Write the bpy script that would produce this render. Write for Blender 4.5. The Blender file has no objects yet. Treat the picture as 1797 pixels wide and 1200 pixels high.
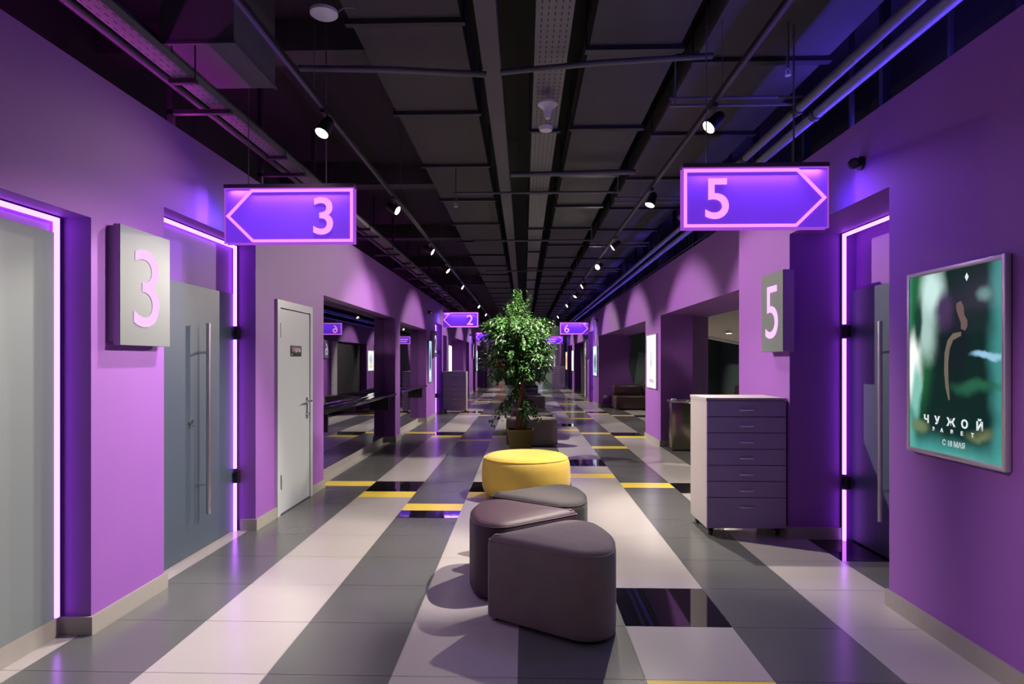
import bpy, bmesh, math, random
from mathutils import Vector, Matrix
R = math.radians
PI = math.pi
random.seed(7)
S = bpy.context.scene
COL = S.collection

# ------------------------------------------------------------------ camera, world, exposure
cam_d = bpy.data.cameras.new('camera')
cam = bpy.data.objects.new('camera', cam_d)
COL.objects.link(cam)
cam_d.sensor_width = 36.0
cam_d.lens = 1108.87 * 36.0 / 1797.0
cam_d.shift_x = (898.5 - 886.69) / 1797.0
cam_d.shift_y = (632.18 - 600.0) / 1797.0
cam_d.clip_start = 0.05
cam_d.clip_end = 200
cam.location = (0, 0, 1.4994)
cam.rotation_euler = (R(90), 0, 0.0299088)
S.camera = cam

world = bpy.data.worlds.new('world')
S.world = world
world.use_nodes = True
world.node_tree.nodes['Background'].inputs[0].default_value = (0.30, 0.22, 0.42, 1)
world.node_tree.nodes['Background'].inputs[1].default_value = 0.02

S.view_settings.view_transform = 'Standard'
S.view_settings.look = 'None'
S.view_settings.gamma = 1.0
S.view_settings.use_curve_mapping = False
S.view_settings.exposure = 0.0
try:
    S.cycles.use_denoising = True
    S.cycles.sample_clamp_indirect = 6.0
    S.cycles.max_bounces = 8
    S.cycles.caustics_reflective = False
    S.cycles.caustics_refractive = False
except Exception:
    pass

SPOT_W = 780.0          # one track lamp
WARM = (1.0, 0.89, 0.77)
LED_V = (0.50, 0.12, 1.0)   # violet LED profile
LED_B = (0.16, 0.08, 1.0)   # blue LED wash

# ------------------------------------------------------------------ helpers
def nodes_mat(name):
    m = bpy.data.materials.new(name)
    m.use_nodes = True
    nt = m.node_tree
    b = nt.nodes['Principled BSDF']
    return m, nt, b

def mat(name, col, rough=0.5, metal=0.0, var=0.0, vscale=4.0, bump=0.0, bscale=80.0, emit=None, estr=0.0, coat=0.0, sheen=0.0, spec=None):
    m, nt, b = nodes_mat(name)
    b.inputs['Base Color'].default_value = (*col, 1)
    b.inputs['Roughness'].default_value = rough
    b.inputs['Metallic'].default_value = metal
    if coat: b.inputs['Coat Weight'].default_value = coat
    if sheen:
        b.inputs['Sheen Weight'].default_value = sheen
        b.inputs['Sheen Roughness'].default_value = 0.4
    if spec is not None: b.inputs['Specular IOR Level'].default_value = spec
    if emit:
        b.inputs['Emission Color'].default_value = (*emit, 1)
        b.inputs['Emission Strength'].default_value = estr
    tc = None
    if var or bump:
        tc = nt.nodes.new('ShaderNodeTexCoord')
    if var:
        n = nt.nodes.new('ShaderNodeTexNoise')
        n.inputs['Scale'].default_value = vscale
        n.inputs['Detail'].default_value = 5
        nt.links.new(tc.outputs['Object'], n.inputs['Vector'])
        mx = nt.nodes.new('ShaderNodeMix'); mx.data_type = 'RGBA'
        mx.inputs[6].default_value = (*[c * (1 - var) for c in col], 1)
        mx.inputs[7].default_value = (*[min(1, c * (1 + var)) for c in col], 1)
        nt.links.new(n.outputs['Fac'], mx.inputs[0])
        nt.links.new(mx.outputs[2], b.inputs['Base Color'])
    if bump:
        n2 = nt.nodes.new('ShaderNodeTexNoise')
        n2.inputs['Scale'].default_value = bscale
        n2.inputs['Detail'].default_value = 3
        nt.links.new(tc.outputs['Object'], n2.inputs['Vector'])
        bp = nt.nodes.new('ShaderNodeBump')
        bp.inputs['Strength'].default_value = bump
        bp.inputs['Distance'].default_value = 0.01
        nt.links.new(n2.outputs['Fac'], bp.inputs['Height'])
        nt.links.new(bp.outputs['Normal'], b.inputs['Normal'])
    return m

def emat(name, col, s):
    m = bpy.data.materials.new(name)
    m.use_nodes = True
    nt = m.node_tree
    nt.nodes.clear()
    o = nt.nodes.new('ShaderNodeOutputMaterial')
    e = nt.nodes.new('ShaderNodeEmission')
    e.inputs[0].default_value = (*col, 1)
    e.inputs[1].default_value = s
    nt.links.new(e.outputs[0], o.inputs[0])
    return m

class MB:
    """collects shapes, builds ONE mesh object"""
    def __init__(s): s.v = []; s.f = []; s.m = []; s.sm = []
    def add(s, vs, fs, mi=0, smooth=False):
        o = len(s.v); s.v += [tuple(v) for v in vs]
        for f in fs: s.f.append(tuple(i + o for i in f)); s.m.append(mi); s.sm.append(smooth)
        return s
    def box(s, x0, x1, y0, y1, z0, z1, mi=0):
        return s.add([(x0,y0,z0),(x1,y0,z0),(x1,y1,z0),(x0,y1,z0),(x0,y0,z1),(x1,y0,z1),(x1,y1,z1),(x0,y1,z1)],
                     [(0,3,2,1),(4,5,6,7),(0,1,5,4),(1,2,6,5),(2,3,7,6),(3,0,4,7)], mi)
    def rbox(s, x0, x1, y0, y1, z0, z1, r=0.02, seg=2, mi=0):
        bm = bmesh.new()
        bmesh.ops.create_cube(bm, size=1)
        for v in bm.verts:
            v.co = Vector((x0 + (v.co.x + .5) * (x1 - x0), y0 + (v.co.y + .5) * (y1 - y0), z0 + (v.co.z + .5) * (z1 - z0)))
        bmesh.ops.bevel(bm, geom=bm.edges[:], offset=r, segments=seg, profile=0.5, affect='EDGES')
        bm.verts.ensure_lookup_table(); bm.verts.index_update()
        s.add([v.co for v in bm.verts], [tuple(v.index for v in f.verts) for f in bm.faces], mi, True)
        bm.free(); return s
    def tube(s, pts, r, n=8, mi=0, caps=True):
        pts = [Vector(p) for p in pts]
        rs = r if isinstance(r, (list, tuple)) else [r] * len(pts)
        vs = []; fs = []
        for i, p in enumerate(pts):
            d = (pts[min(i+1, len(pts)-1)] - pts[max(i-1, 0)]).normalized()
            a = d.orthogonal().normalized() if abs(d.z) > .9 else Vector((0,0,1)).cross(d).normalized()
            if i and abs(d.z) > .9:
                a = (la - d * la.dot(d)).normalized()
            la = a
            b = d.cross(a).normalized()
            for k in range(n):
                t = 2*PI*k/n
                vs.append(p + (a*math.cos(t) + b*math.sin(t)) * rs[i])
        for i in range(len(pts)-1):
            for k in range(n):
                k2 = (k+1) % n
                fs.append((i*n+k, i*n+k2, (i+1)*n+k2, (i+1)*n+k))
        s.add(vs, fs, mi, True)
        if caps:
            s.add(vs[:n], [tuple(range(n))[::-1]], mi); s.add(vs[-n:], [tuple(range(n))], mi)
        return s
    def lathe(s, prof, c=(0,0,0), n=24, mi=0, axis=None):
        """prof: list of (r, z)"""
        vs = []; fs = []
        M = Matrix.Identity(3)
        if axis is not None: M = Vector((0,0,1)).rotation_difference(Vector(axis)).to_matrix()
        for r, z in prof:
            for k in range(n):
                t = 2*PI*k/n
                vs.append(Vector(c) + M @ Vector((r*math.cos(t), r*math.sin(t), z)))
        for i in range(len(prof)-1):
            for k in range(n):
                k2 = (k+1) % n
                fs.append((i*n+k, i*n+k2, (i+1)*n+k2, (i+1)*n+k))
        s.add(vs, fs, mi, True)
        if prof[0][0] > 1e-4: s.add(vs[:n], [tuple(range(n))[::-1]], mi)
        if prof[-1][0] > 1e-4: s.add(vs[-n:], [tuple(range(n))], mi)
        return s
    def strip(s, poly, w, y0, y1, mi=0, closed=True):
        """mitred band of width w inside polygon poly (x,z), extruded y0..y1"""
        n = len(poly); inn = []
        P = [Vector((p[0], p[1])) for p in poly]
        area = sum(P[i].x*P[(i+1)%n].y - P[(i+1)%n].x*P[i].y for i in range(n))
        sg = 1 if area > 0 else -1
        for i in range(n):
            a, b, c = P[i-1], P[i], P[(i+1) % n]
            d1 = (b-a).normalized(); d2 = (c-b).normalized()
            n1 = Vector((-d1.y, d1.x))*sg; n2 = Vector((-d2.y, d2.x))*sg
            m = (n1+n2).normalized(); k = w / max(.3, m.dot(n1))
            inn.append(b + m*k)
        for i in range(n):
            j = (i+1) % n
            q = [P[i], P[j], inn[j], inn[i]]
            vs = [(p.x, y0, p.y) for p in q] + [(p.x, y1, p.y) for p in q]
            s.add(vs, [(0,1,2,3),(7,6,5,4),(0,4,5,1),(1,5,6,2),(2,6,7,3),(3,7,4,0)], mi)
        return s
    def build(s, name, mats, parent=None, loc=None):
        me = bpy.data.meshes.new(name)
        me.from_pydata([tuple(v) for v in s.v], [], s.f)
        if not isinstance(mats, (list, tuple)): mats = [mats]
        for m in mats: me.materials.append(m)
        me.polygons.foreach_set('material_index', s.m)
        me.polygons.foreach_set('use_smooth', s.sm)
        me.update()
        bm = bmesh.new(); bm.from_mesh(me)
        bmesh.ops.recalc_face_normals(bm, faces=bm.faces); bm.to_mesh(me); bm.free()
        try: me.set_sharp_from_angle(angle=R(38))
        except Exception: pass
        o = bpy.data.objects.new(name, me)
        COL.objects.link(o)
        if parent: o.parent = parent
        if loc: o.location = loc
        return o

def tag(o, label=None, cat=None, group=None, kind=None):
    if label: o['label'] = label
    if cat: o['category'] = cat
    if group: o['group'] = group
    if kind: o['kind'] = kind
    return o

def thing(name, label, cat, loc=(0,0,0), rz=0, group=None):
    o = bpy.data.objects.new(name, None); COL.objects.link(o)
    o.empty_display_size = 0.1
    o.location = loc; o.rotation_euler = (0, 0, rz)
    return tag(o, label, cat, group)

def copy_tree(o, parent=None):
    c = o.copy(); COL.objects.link(c)
    if parent: c.parent = parent
    for ch in list(o.children):
        if ch.type != 'LIGHT': copy_tree(ch, c)
    return c

def struct(name, mb, mats, parent=None):
    o = mb.build(name, mats, parent)
    if not parent: o['kind'] = 'structure'
    return o

def text_mesh(name, txt, size, mat_, depth, parent, M, bold=0.0, sx=1.0):
    """glyphs in the local XY plane, then moved by matrix M"""
    cu = bpy.data.curves.new(name + '_text', 'FONT')
    cu.body = txt; cu.size = size; cu.extrude = depth; cu.offset = bold
    cu.align_x = 'CENTER'; cu.align_y = 'CENTER'
    cu.resolution_u = 6
    t = bpy.data.objects.new('tmp', cu); COL.objects.link(t)
    dg = bpy.context.evaluated_depsgraph_get()
    me = bpy.data.meshes.new_from_object(t.evaluated_get(dg))
    bpy.data.objects.remove(t); bpy.data.curves.remove(cu)
    xs = [v.co.x for v in me.vertices]; ys = [v.co.y for v in me.vertices]
    cx = (min(xs)+max(xs))/2; cy = (min(ys)+max(ys))/2
    for v in me.vertices:
        v.co = M @ Vector(((v.co.x-cx)*sx, v.co.y-cy, v.co.z))
    me.materials.clear(); me.materials.append(mat_); me.name = name
    o = bpy.data.objects.new(name, me); COL.objects.link(o)
    if parent: o.parent = parent
    return o

FRONT = Matrix.Rotation(R(90), 4, 'X')                                   # glyph faces -Y
def facing_x(sgn):                                                       # glyph faces +X (sgn 1) or -X
    return Matrix.Rotation(R(90*sgn), 4, 'Z') @ FRONT

# ------------------------------------------------------------------ materials
M_PURPLE = mat('purple_wall_paint', (0.245, 0.078, 0.39), 0.62, var=0.04, vscale=3, bump=0.15, bscale=220)
M_PURPLE_D = mat('deep_purple_paint', (0.13, 0.045, 0.25), 0.6, var=0.04, vscale=3)
M_BASE = mat('greige_baseboard_tile', (0.30, 0.28, 0.26), 0.4, var=0.08, vscale=20)
M_GREEN = mat('dark_green_paint', (0.05, 0.085, 0.075), 0.6, var=0.06, vscale=2)
M_GREEN_L = mat('grey_green_paint', (0.14, 0.21, 0.19), 0.6, var=0.06, vscale=2)
M_BEIGE = mat('beige_soffit_paint', (0.68, 0.64, 0.54), 0.7, var=0.04, vscale=2)
M_BLACK = mat('black_ceiling_paint', (0.012, 0.012, 0.014), 0.8, var=0.2, vscale=3)
M_DUCT = mat('dark_grey_insulation_board', (0.047, 0.045, 0.048), 0.75, var=0.12, vscale=5, bump=0.2, bscale=60)
M_BRACKET = mat('dark_steel_channel', (0.03, 0.032, 0.036), 0.5, 0.3)
M_PIPE = mat('dark_painted_pipe', (0.10, 0.10, 0.12), 0.5, 0.2)
M_PIPE_L = mat('galvanised_pipe', (0.15, 0.15, 0.20), 0.5, 0.15, var=.1, vscale=9)
M_DOOR = mat('slate_door_laminate', (0.048, 0.070, 0.105), 0.5, var=0.06, vscale=6, bump=0.08, bscale=300)
M_PANEL = mat('grey_panel_laminate', (0.165, 0.19, 0.20), 0.5, var=0.12, vscale=1.2, bump=0.08, bscale=300)
M_DOOR_L = mat('light_grey_door_paint', (0.46, 0.50, 0.53), 0.33, var=0.03, vscale=3)
M_STEEL = mat('brushed_steel', (0.62, 0.60, 0.58), 0.28, 1.0, var=0.08, vscale=30)
M_CHROME = mat('chrome', (0.8, 0.8, 0.82), 0.15, 1.0)
M_HANDLE = mat('satin_nickel', (0.72, 0.70, 0.74), 0.4, 0.55)
M_DARKMETAL = mat('black_metal', (0.02, 0.02, 0.022), 0.4, 0.4)
M_CAB = mat('greige_cabinet_laminate', (0.40, 0.36, 0.37), 0.45, var=0.06, vscale=25, bump=0.06, bscale=250)
M_DRAWER = mat('violet_light_drawer_front', (0.31, 0.215, 0.41), 0.45, var=0.05, vscale=25)  # cabinet's grey laminate with violet light and shade put into the colour
M_CABGAP = mat('cabinet_gap_shadow_black', (0.02, 0.018, 0.02), 0.8)
M_SUEDE = mat('grey_brown_suede', (0.165, 0.132, 0.132), 0.85, var=0.18, vscale=7, bump=0.25, bscale=160, sheen=0.12)
M_SUEDE_D = mat('charcoal_suede', (0.050, 0.043, 0.047), 0.85, var=0.18, vscale=7, bump=0.25, bscale=160, sheen=0.10)
M_LEATHER = mat('aubergine_leather', (0.040, 0.015, 0.030), 0.55, var=0.12, vscale=12, bump=0.15, bscale=180)
M_YELLOW_F = mat('mustard_yellow_fabric', (0.84, 0.60, 0.10), 0.8, var=0.06, vscale=9, bump=0.2, bscale=260, sheen=0.2)
M_SOFA = mat('dark_brown_leather', (0.050, 0.026, 0.032), 0.3, var=0.1, vscale=12, bump=0.15, bscale=120)
M_FOOT = mat('black_plastic', (0.012, 0.012, 0.012), 0.5)
M_WHITE = mat('white_plastic', (0.7, 0.7, 0.72), 0.4)
M_MIRROR = mat('mirror_glass', (0.48, 0.48, 0.50), 0.015, 1.0)
M_SHELF = mat('black_polished_stone', (0.012, 0.012, 0.016), 0.12, coat=0.5)
M_SIGNFACE = mat('light_grey_sign_face', (0.135, 0.15, 0.155), 0.4)
M_SIGNSIDE = mat('lilac_lit_sign_side', (0.36, 0.20, 0.48), 0.4)  # lilac light on the box sides is put into this colour
M_FRAME = mat('satin_silver_frame', (0.62, 0.58, 0.62), 0.35, 0.6)

# floor tiles
def tile_mat(name, col, rough, var, spec=0.5):
    m = mat(name, col, rough, var=var, vscale=2.2, bump=0.0, spec=spec)
    nt = m.node_tree; b = nt.nodes['Principled BSDF']
    tc = nt.nodes.new('ShaderNodeTexCoord')
    n = nt.nodes.new('ShaderNodeTexNoise'); n.inputs['Scale'].default_value = 45; n.inputs['Detail'].default_value = 4
    nt.links.new(tc.outputs['Object'], n.inputs['Vector'])
    mr = nt.nodes.new('ShaderNodeMapRange')
    mr.inputs[3].default_value = rough * 0.75; mr.inputs[4].default_value = rough * 1.25
    nt.links.new(n.outputs['Fac'], mr.inputs[0]); nt.links.new(mr.outputs[0], b.inputs['Roughness'])
    return m
T_LIGHT = tile_mat('light_stone_tile', (0.42, 0.395, 0.385), 0.22, 0.05)
T_DARK = tile_mat('dark_grey_stone_tile', (0.105, 0.110, 0.110), 0.22, 0.12)
T_BLACK = tile_mat('polished_black_tile', (0.010, 0.009, 0.012), 0.035, 0.0)
T_YELLOW = tile_mat('yellow_tile', (0.92, 0.70, 0.09), 0.22, 0.03)
T_GROUT = mat('light_grout', (0.26, 0.25, 0.25), 0.6)

# ------------------------------------------------------------------ floor
FX0, FY0, TS = -0.0296, 2.985, 0.6
special = {}
def sp(c, r0, r1, k):
    r = r0
    while r < r1 - 1e-6:
        special[(c, round(r*2))] = k; r += 0.5
for base in (0, 9, 18, 27, 36):
    sp(-4, 7.5+base, 8+base, 'y'); sp(-3, 6.5+base, 7+base, 'y'); sp(-3, 7+base, 8+base, 'k')
    sp(-2, 5.5+base, 6+base, 'y'); sp(-1, 6.5+base, 7+base, 'y'); sp(-1, 7+base, 8+base, 'k')
    sp(1, 8.5+base, 9+base, 'y'); sp(1, 10+base, 11+base, 'k'); sp(2, 7.5+base, 8+base, 'y')
    sp(3, 7+base, 8+base, 'k') if base == 0 else sp(3, 6.5+base, 7+base, 'y')
    if base: sp(3, 7+base, 8+base, 'k'); sp(4, 5.5+base, 6+base, 'y'); sp(5, 5+base, 6+base, 'k')
sp(-2, 5, 5.5, 'k'); sp(2, 13, 13.5, 'y'); sp(2, 22, 22.5, 'y'); sp(2, 31, 31.5, 'y')
sp(1, 1, 2, 'k'); sp(1, -0.5, 0, 'y'); sp(4, 3, 4, 'k')
fl = MB()
fl.box(-8, 8, -5, 48, -0.25, -0.003, 0)
g = 0.0016
for c in range(-9, 12):
    x0, x1 = FX0 + c*TS + g, FX0 + (c+1)*TS - g
    for r in range(-10, 76):
        h0, h1 = special.get((c, 2*r)), special.get((c, 2*r+1))
        base = 1 if c % 2 else 2
        ya, ym, yb = FY0 + r*TS, FY0 + (r+.5)*TS, FY0 + (r+1)*TS
        mi = {None: base, 'y': 4, 'k': 3}
        if h0 == h1:
            spans = [(ya+g, yb-g, mi[h0])]
        else:
            spans = [(ya+g, ym-g/2, mi[h0]), (ym+g/2, yb-g, mi[h1])]
        for a, b, m_ in spans:
            fl.add([(x0,a,0),(x1,a,0),(x1,b,0),(x0,b,0)], [(0,1,2,3)], m_)
struct('floor', fl, [T_GROUT, T_LIGHT, T_DARK, T_BLACK, T_YELLOW])

# ------------------------------------------------------------------ walls
TOP = 3.09
XL, XR, XR2 = -2.37, 2.23, 2.37
wl = MB(); bl = MB()
def base_l(y0, y1, x=XL, t=0.018, ends=True):
    bl.box(x - 0.02, x + t, y0 - (t if ends else 0), y1 + (t if ends else 0), 0, 0.1)
# openings on the left: (y0, y1, top, back x)
left_open = [(0.9, 3.39, 2.28, -2.56), (4.09, 5.51, 2.51, -2.57), (7.40, 11.55, 2.27, -2.60), (12.0, 15.25, 2.24, -2.60),
             (16.75, 18.15, 2.51, -2.57), (18.4, 19.3, 2.24, -2.95), (20.6, 24.75, 2.27, -3.3), (25.6, 27.1, 2.27, -2.95),
             (29.2, 30.6, 2.51, -2.57), (31.9, 36.5, 2.27, -3.3), (37.6, 39.9, 2.27, -2.95)]
y = -4.0
for (a, b, t, bx) in left_open:
    wl.box(-3.4, XL, y, a, 0, TOP); wl.box(-3.4, XL, a, b, t, TOP); wl.box(-3.4, bx, a, b, 0, t)
    y = b
wl.box(-3.4, XL, y, 46.6, 0, TOP)
struct('wall_left', wl, M_PURPLE)
# baseboards left: continuous pieces along the piers and across reveals
for (a, b) in [(-4, 0.9), (3.39, 4.09), (5.51, 5.955), (6.955, 7.40), (11.55, 12.0), (15.25, 16.75), (18.15, 18.4), (19.3, 20.6), (24.75, 25.6), (27.1, 29.2), (30.6, 31.9), (36.5, 37.6), (39.9, 46.5)]:
    base_l(a, b)
bl.box(-2.56, -2.53, 0.9, 3.39, 0, 0.105)                              # panel recess
bl.box(-2.53, XL - .02, 3.372, 3.40, 0, 0.1)
for (a, b, bx) in [(4.09, 5.51, -2.50), (16.75, 18.15, -2.50), (29.2, 30.6, -2.5)]:
    bl.box(bx, XL - .02, b - 0.018, b + 0.01, 0, 0.1)
for (a, b) in [(7.40, 11.55), (12.0, 15.25)]:
    bl.box(-2.61, -2.572, a, b, 0, 0.1); bl.box(-2.572, XL - .02, b - 0.018, b + 0.01, 0, 0.1)
struct('baseboard_left', bl, M_BASE)

wr = MB(); br = MB()
right_near = [(-4.0, 3.93)]
wr.box(XR, 3.2, -4, 3.93, 0, TOP)
wr.box(XR, 3.2, 3.93, 5.38, 2.56, TOP); wr.box(2.78, 3.2, 3.93, 5.38, 0, 2.56)
wr.box(XR, 3.2, 5.38, 6.63, 0, TOP)
right_open = [(6.63, 11.05, 2.28, None), (12.43, 20.2, 2.27, None), (21.75, 23.15, 2.51, 2.58), (24.4, 29.9, 2.27, 3.6), (31.3, 34.2, 2.27, 3.2), (36.0, 37.4, 2.51, 2.58)]
y = 6.63
for (a, b, t, bx) in right_open:
    if a > y: wr.box(XR2, 2.92 if y == 11.05 else 3.30, y, a, 0, TOP)
    if y == 11.05: wr.box(2.92, 3.30, 11.05, 12.43, 2.28, TOP)
    wr.box(XR2, 3.30, a, b, t, TOP)
    if bx: wr.box(bx, 3.7, a, b, 0, t)
    y = b
wr.box(XR2, 3.3, y, 46.6, 0, TOP)
# angled return of the pier between the two lounge openings
wr.add([(2.92,11.06,0),(3.36,11.65,0),(3.36,12.42,0),(2.92,12.42,0),(2.92,11.06,2.99),(3.36,11.65,2.99),(3.36,12.42,2.99),(2.92,12.42,2.99)],
       [(0,3,2,1),(4,5,6,7),(0,1,5,4),(1,2,6,5),(2,3,7,6),(3,0,4,7)])
struct('wall_right', wr, M_PURPLE)
br.box(XR - 0.018, XR + 0.02, -4, 3.948, 0, 0.1)
br.box(XR - 0.018, XR + 0.02, 5.362, 6.648, 0, 0.1); br.box(XR + .02, 2.66, 5.362, 5.39, 0, 0.1)
for (a, b) in [(11.05, 12.43), (20.2, 21.75), (23.15, 24.4), (29.9, 31.3), (34.2, 36.0), (37.4, 46.5)]:
    br.box(XR2 - 0.018, XR2 + 0.02, a - .018, b + .018, 0, 0.1)
for yy in (11.05, 20.2, 29.9, 34.2): br.box(XR2 + .02, 2.9, yy - .018, yy + .01, 0, .1)
struct('baseboard_right', br, M_BASE)

wf = MB(); wf.box(-3.4, 3.4, 46.5, 46.7, 0, 4.4)
struct('wall_far', wf, M_GREEN_L)
wb = MB(); wb.box(-3.4, 3.4, -4.2, -4.0, 0, 4.4)
struct('wall_back', wb, M_PURPLE_D)
# black side walls of the ceiling void and the slab
ce = MB(); ce.box(-3.6, 8.2, -4.2, 47, 4.2, 4.4)
struct('ceiling', ce, M_BLACK)
cv = MB(); cv.box(-3.6, -3.402, -4.2, 47, 0, 4.198); struct('wall_void_left', cv, M_BLACK)
cv = MB(); cv.box(3.32, 3.5, -4.2, 47, 3.122, 4.198); struct('wall_void_right', cv, M_BLACK)
cx_ = MB()
for yy in (4.95, 8.75, 12.6, 16.5, 20.4): cx_.box(-3.40, -1.22, yy, yy + .26, 3.95, 4.198)
struct('trim_4', cx_, M_DUCT)
# lounge shell behind the right-hand openings
lo = MB()
lo.box(3.2, 8.0, 6.2, 6.55, 0, 3.12, 0); lo.box(6.2, 6.4, 6.5, 20.4, 0, 3.12, 0)
lo.box(3.30, 8.0, 6.5, 24.2, 3.0, 3.12, 0)
struct('wall_lounge', lo, M_GREEN)
le = MB()
le.box(3.30, 6.3, 20.3, 20.5, 0, 3.05, 0)
struct('wall_lounge_end', le, M_GREEN)
tr = MB()
Y_ = 20.295
def panel_poly(mb, pts, y, t=0.02, mi=0):
    n = len(pts)
    vs = [(p[0], y - t, p[1]) for p in pts] + [(p[0], y, p[1]) for p in pts]
    fs = [tuple(range(n)), tuple(range(2*n-1, n-1, -1))] + [(i, (i+1) % n, n + (i+1) % n, n + i) for i in range(n)]
    mb.add(vs, fs, mi)
panel_poly(tr, [(3.305, 0.0), (3.66, 0.0), (3.345, 1.3), (3.43, 2.2), (3.305, 2.3)], Y_)
struct('trim_1', tr, M_PURPLE)
tr2 = MB(); panel_poly(tr2, [(3.44, .30), (5.3, .30), (5.3, 1.45), (3.64, 1.76)], Y_ - .001)
struct('trim_2', tr2, M_GREEN_L)
# sloped beige underside seen through the first lounge opening
cb = MB()
q = [(3.35, 8.2, 2.86), (6.15, 8.2, 2.80), (6.15, 14.2, 1.62), (3.35, 14.2, 2.18)]
cb.add(q + [(a, b, c + .08) for a, b, c in q], [(0,1,2,3),(7,6,5,4),(0,4,5,1),(1,5,6,2),(2,6,7,3),(3,7,4,0)])
struct('ceiling_lounge', cb, M_BEIGE)
tp = MB(); tp.tube([(3.35, 14.18, 2.16), (6.1, 14.18, 1.61)], 0.035, 10)
struct('trim_3', tp, M_WHITE)
dl = thing('recessed_downlight', 'small lit downlight in the sloped beige lounge soffit', 'ceiling light', (4.28, 13.35, 2.07))
MB().lathe([(.07, .012), (.075, -.004), (.055, -.006)], n=20).build('trim_ring', M_WHITE, dl)
MB().lathe([(.0, -.012), (.05, -.012), (.05, 0.01)], n=20).build('diffuser', emat('downlight_glow', WARM, 30), dl)
def light(name, kind, loc, energy, col, parent=None, aim=None, **kw):
    d = bpy.data.lights.new(name, kind); d.energy = energy; d.color = col
    for k, v in kw.items(): setattr(d, k, v)
    o = bpy.data.objects.new(name, d); COL.objects.link(o); o.location = loc
    if aim is not None:
        o.rotation_euler = Vector(aim).to_track_quat('-Z', 'Y').to_euler()
    if parent: o.parent = parent
    return o
light('bulb', 'SPOT', (0, -.02, -.05), 40, WARM, dl, (0.1, -.3, -1), spot_size=R(150), spot_blend=.6, shadow_soft_size=.04)

# ------------------------------------------------------------------ doors and wall panel
def lit_frame_material(): return emat('violet_led_diffuser', LED_V, LED_S)
LED_S = 6.5
M_LED = emat('violet_led_diffuser', LED_V, LED_S)
M_LEDPROF = mat('black_led_profile', (0.02, 0.015, 0.03), 0.4)
# left panel (recess nearest to the camera)
pn = MB(); pn.box(-2.56, -2.535, 0.9, 3.335, 0.105, 2.19)
tag(pn.build('wall_panel', M_PANEL), None, None, None, 'structure')
def hall_door(n, side, ya, yb, xd, ztop, hinge_y, zs=(0.48, 1.74), handle_y=None):
    """side -1 left wall, +1 right wall; xd = plane of the leaf's visible face"""
    d = MB()
    d.box(min(xd, xd + side*.04), max(xd, xd + side*.04), ya + .01, yb - .035, 0.012, ztop)
    door = struct('door_%d' % n, d, M_DOOR)
    hy = handle_y; hx = xd - side*.085
    h = MB(); h.tube([(hx, hy, .30), (hx, hy, 1.79)], .017, 14)
    hb = h.build('pull_handle', M_STEEL, door)
    for z in (.53, 1.56):
        MB().tube([(xd, hy, z), (hx, hy, z)], .011, 10).build('bracket', M_CHROME, hb)
    lk = MB(); lk.lathe([(.0, .022), (.018, .022), (.018, 0)], (xd, hy - .12, 1.03), 14, axis=(-side, 0, 0)); lk.lathe([(.0, .03), (.008, .03), (.008, 0)], (xd, hy - .12, 1.0), 10, axis=(-side, 0, 0))
    lk.build('lock', M_CHROME, door)
    for z in zs:
        hg = MB(); x_ = xd - side*.02
        hg.box(min(x_, x_ - side*.03), max(x_, x_ - side*.03), hinge_y - .05, hinge_y + .0, z - .05, z + .05)
        hg.tube([(x_ - side*.03, hinge_y - .02, z - .055), (x_ - side*.03, hinge_y - .02, z + .055)], .012, 8)
        hg.build('hinge', M_DARKMETAL, door)
    return door
hall_door(1, -1, 4.09, 5.51, -2.553, 2.08, 5.50, handle_y=4.87)
hall_door(2, 1, 3.93, 5.38, 2.73, 2.08, 5.37, handle_y=4.78)
for n, (a, b) in enumerate([(16.75, 18.15), (29.2, 30.6)]): hall_door(3 + n, -1, a, b, -2.553, 2.08, b - .01, handle_y=a + .6)
hall_door(5, 1, 21.75, 23.15, 2.565, 2.08, 23.14, handle_y=22.4)
hall_door(6, 1, 36.0, 37.4, 2.565, 2.08, 37.39, handle_y=36.6)
# light grey service door flush in the left wall
d = MB(); d.box(-2.39, XL + .012, 6.03, 6.875, .012, 2.0)
sd = struct('door_7', d, M_DOOR_L)
f_ = MB(); f_.box(-2.39, XL + .022, 5.955, 6.025, 0, 2.085); f_.box(-2.39, XL + .022, 6.88, 6.955, 0, 2.085); f_.box(-2.39, XL + .022, 6.025, 6.88, 2.01, 2.085)
f_.build('door_frame', M_DOOR_L, sd)
h = MB(); hx = XL + .012
h.rbox(hx, hx + .008, 6.765, 6.805, .87, 1.10, .003)
h.tube([(hx, 6.785, 1.06), (hx + .05, 6.785, 1.06), (hx + .055, 6.78, 1.06)], .011, 10)
h.tube([(hx + .052, 6.80, 1.06), (hx + .052, 6.655, 1.06)], .010, 10)
h.lathe([(0, .03), (.016, .03), (.016, 0)], (hx, 6.785, .92), 12, axis=(1, 0, 0))
h.build('door_handle', M_CHROME, sd)
for z in (.25, 1.72): MB().box(XL + .012, XL + .024, 6.04, 6.055, z, z + .14).build('hinge', M_STEEL, sd)

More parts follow.
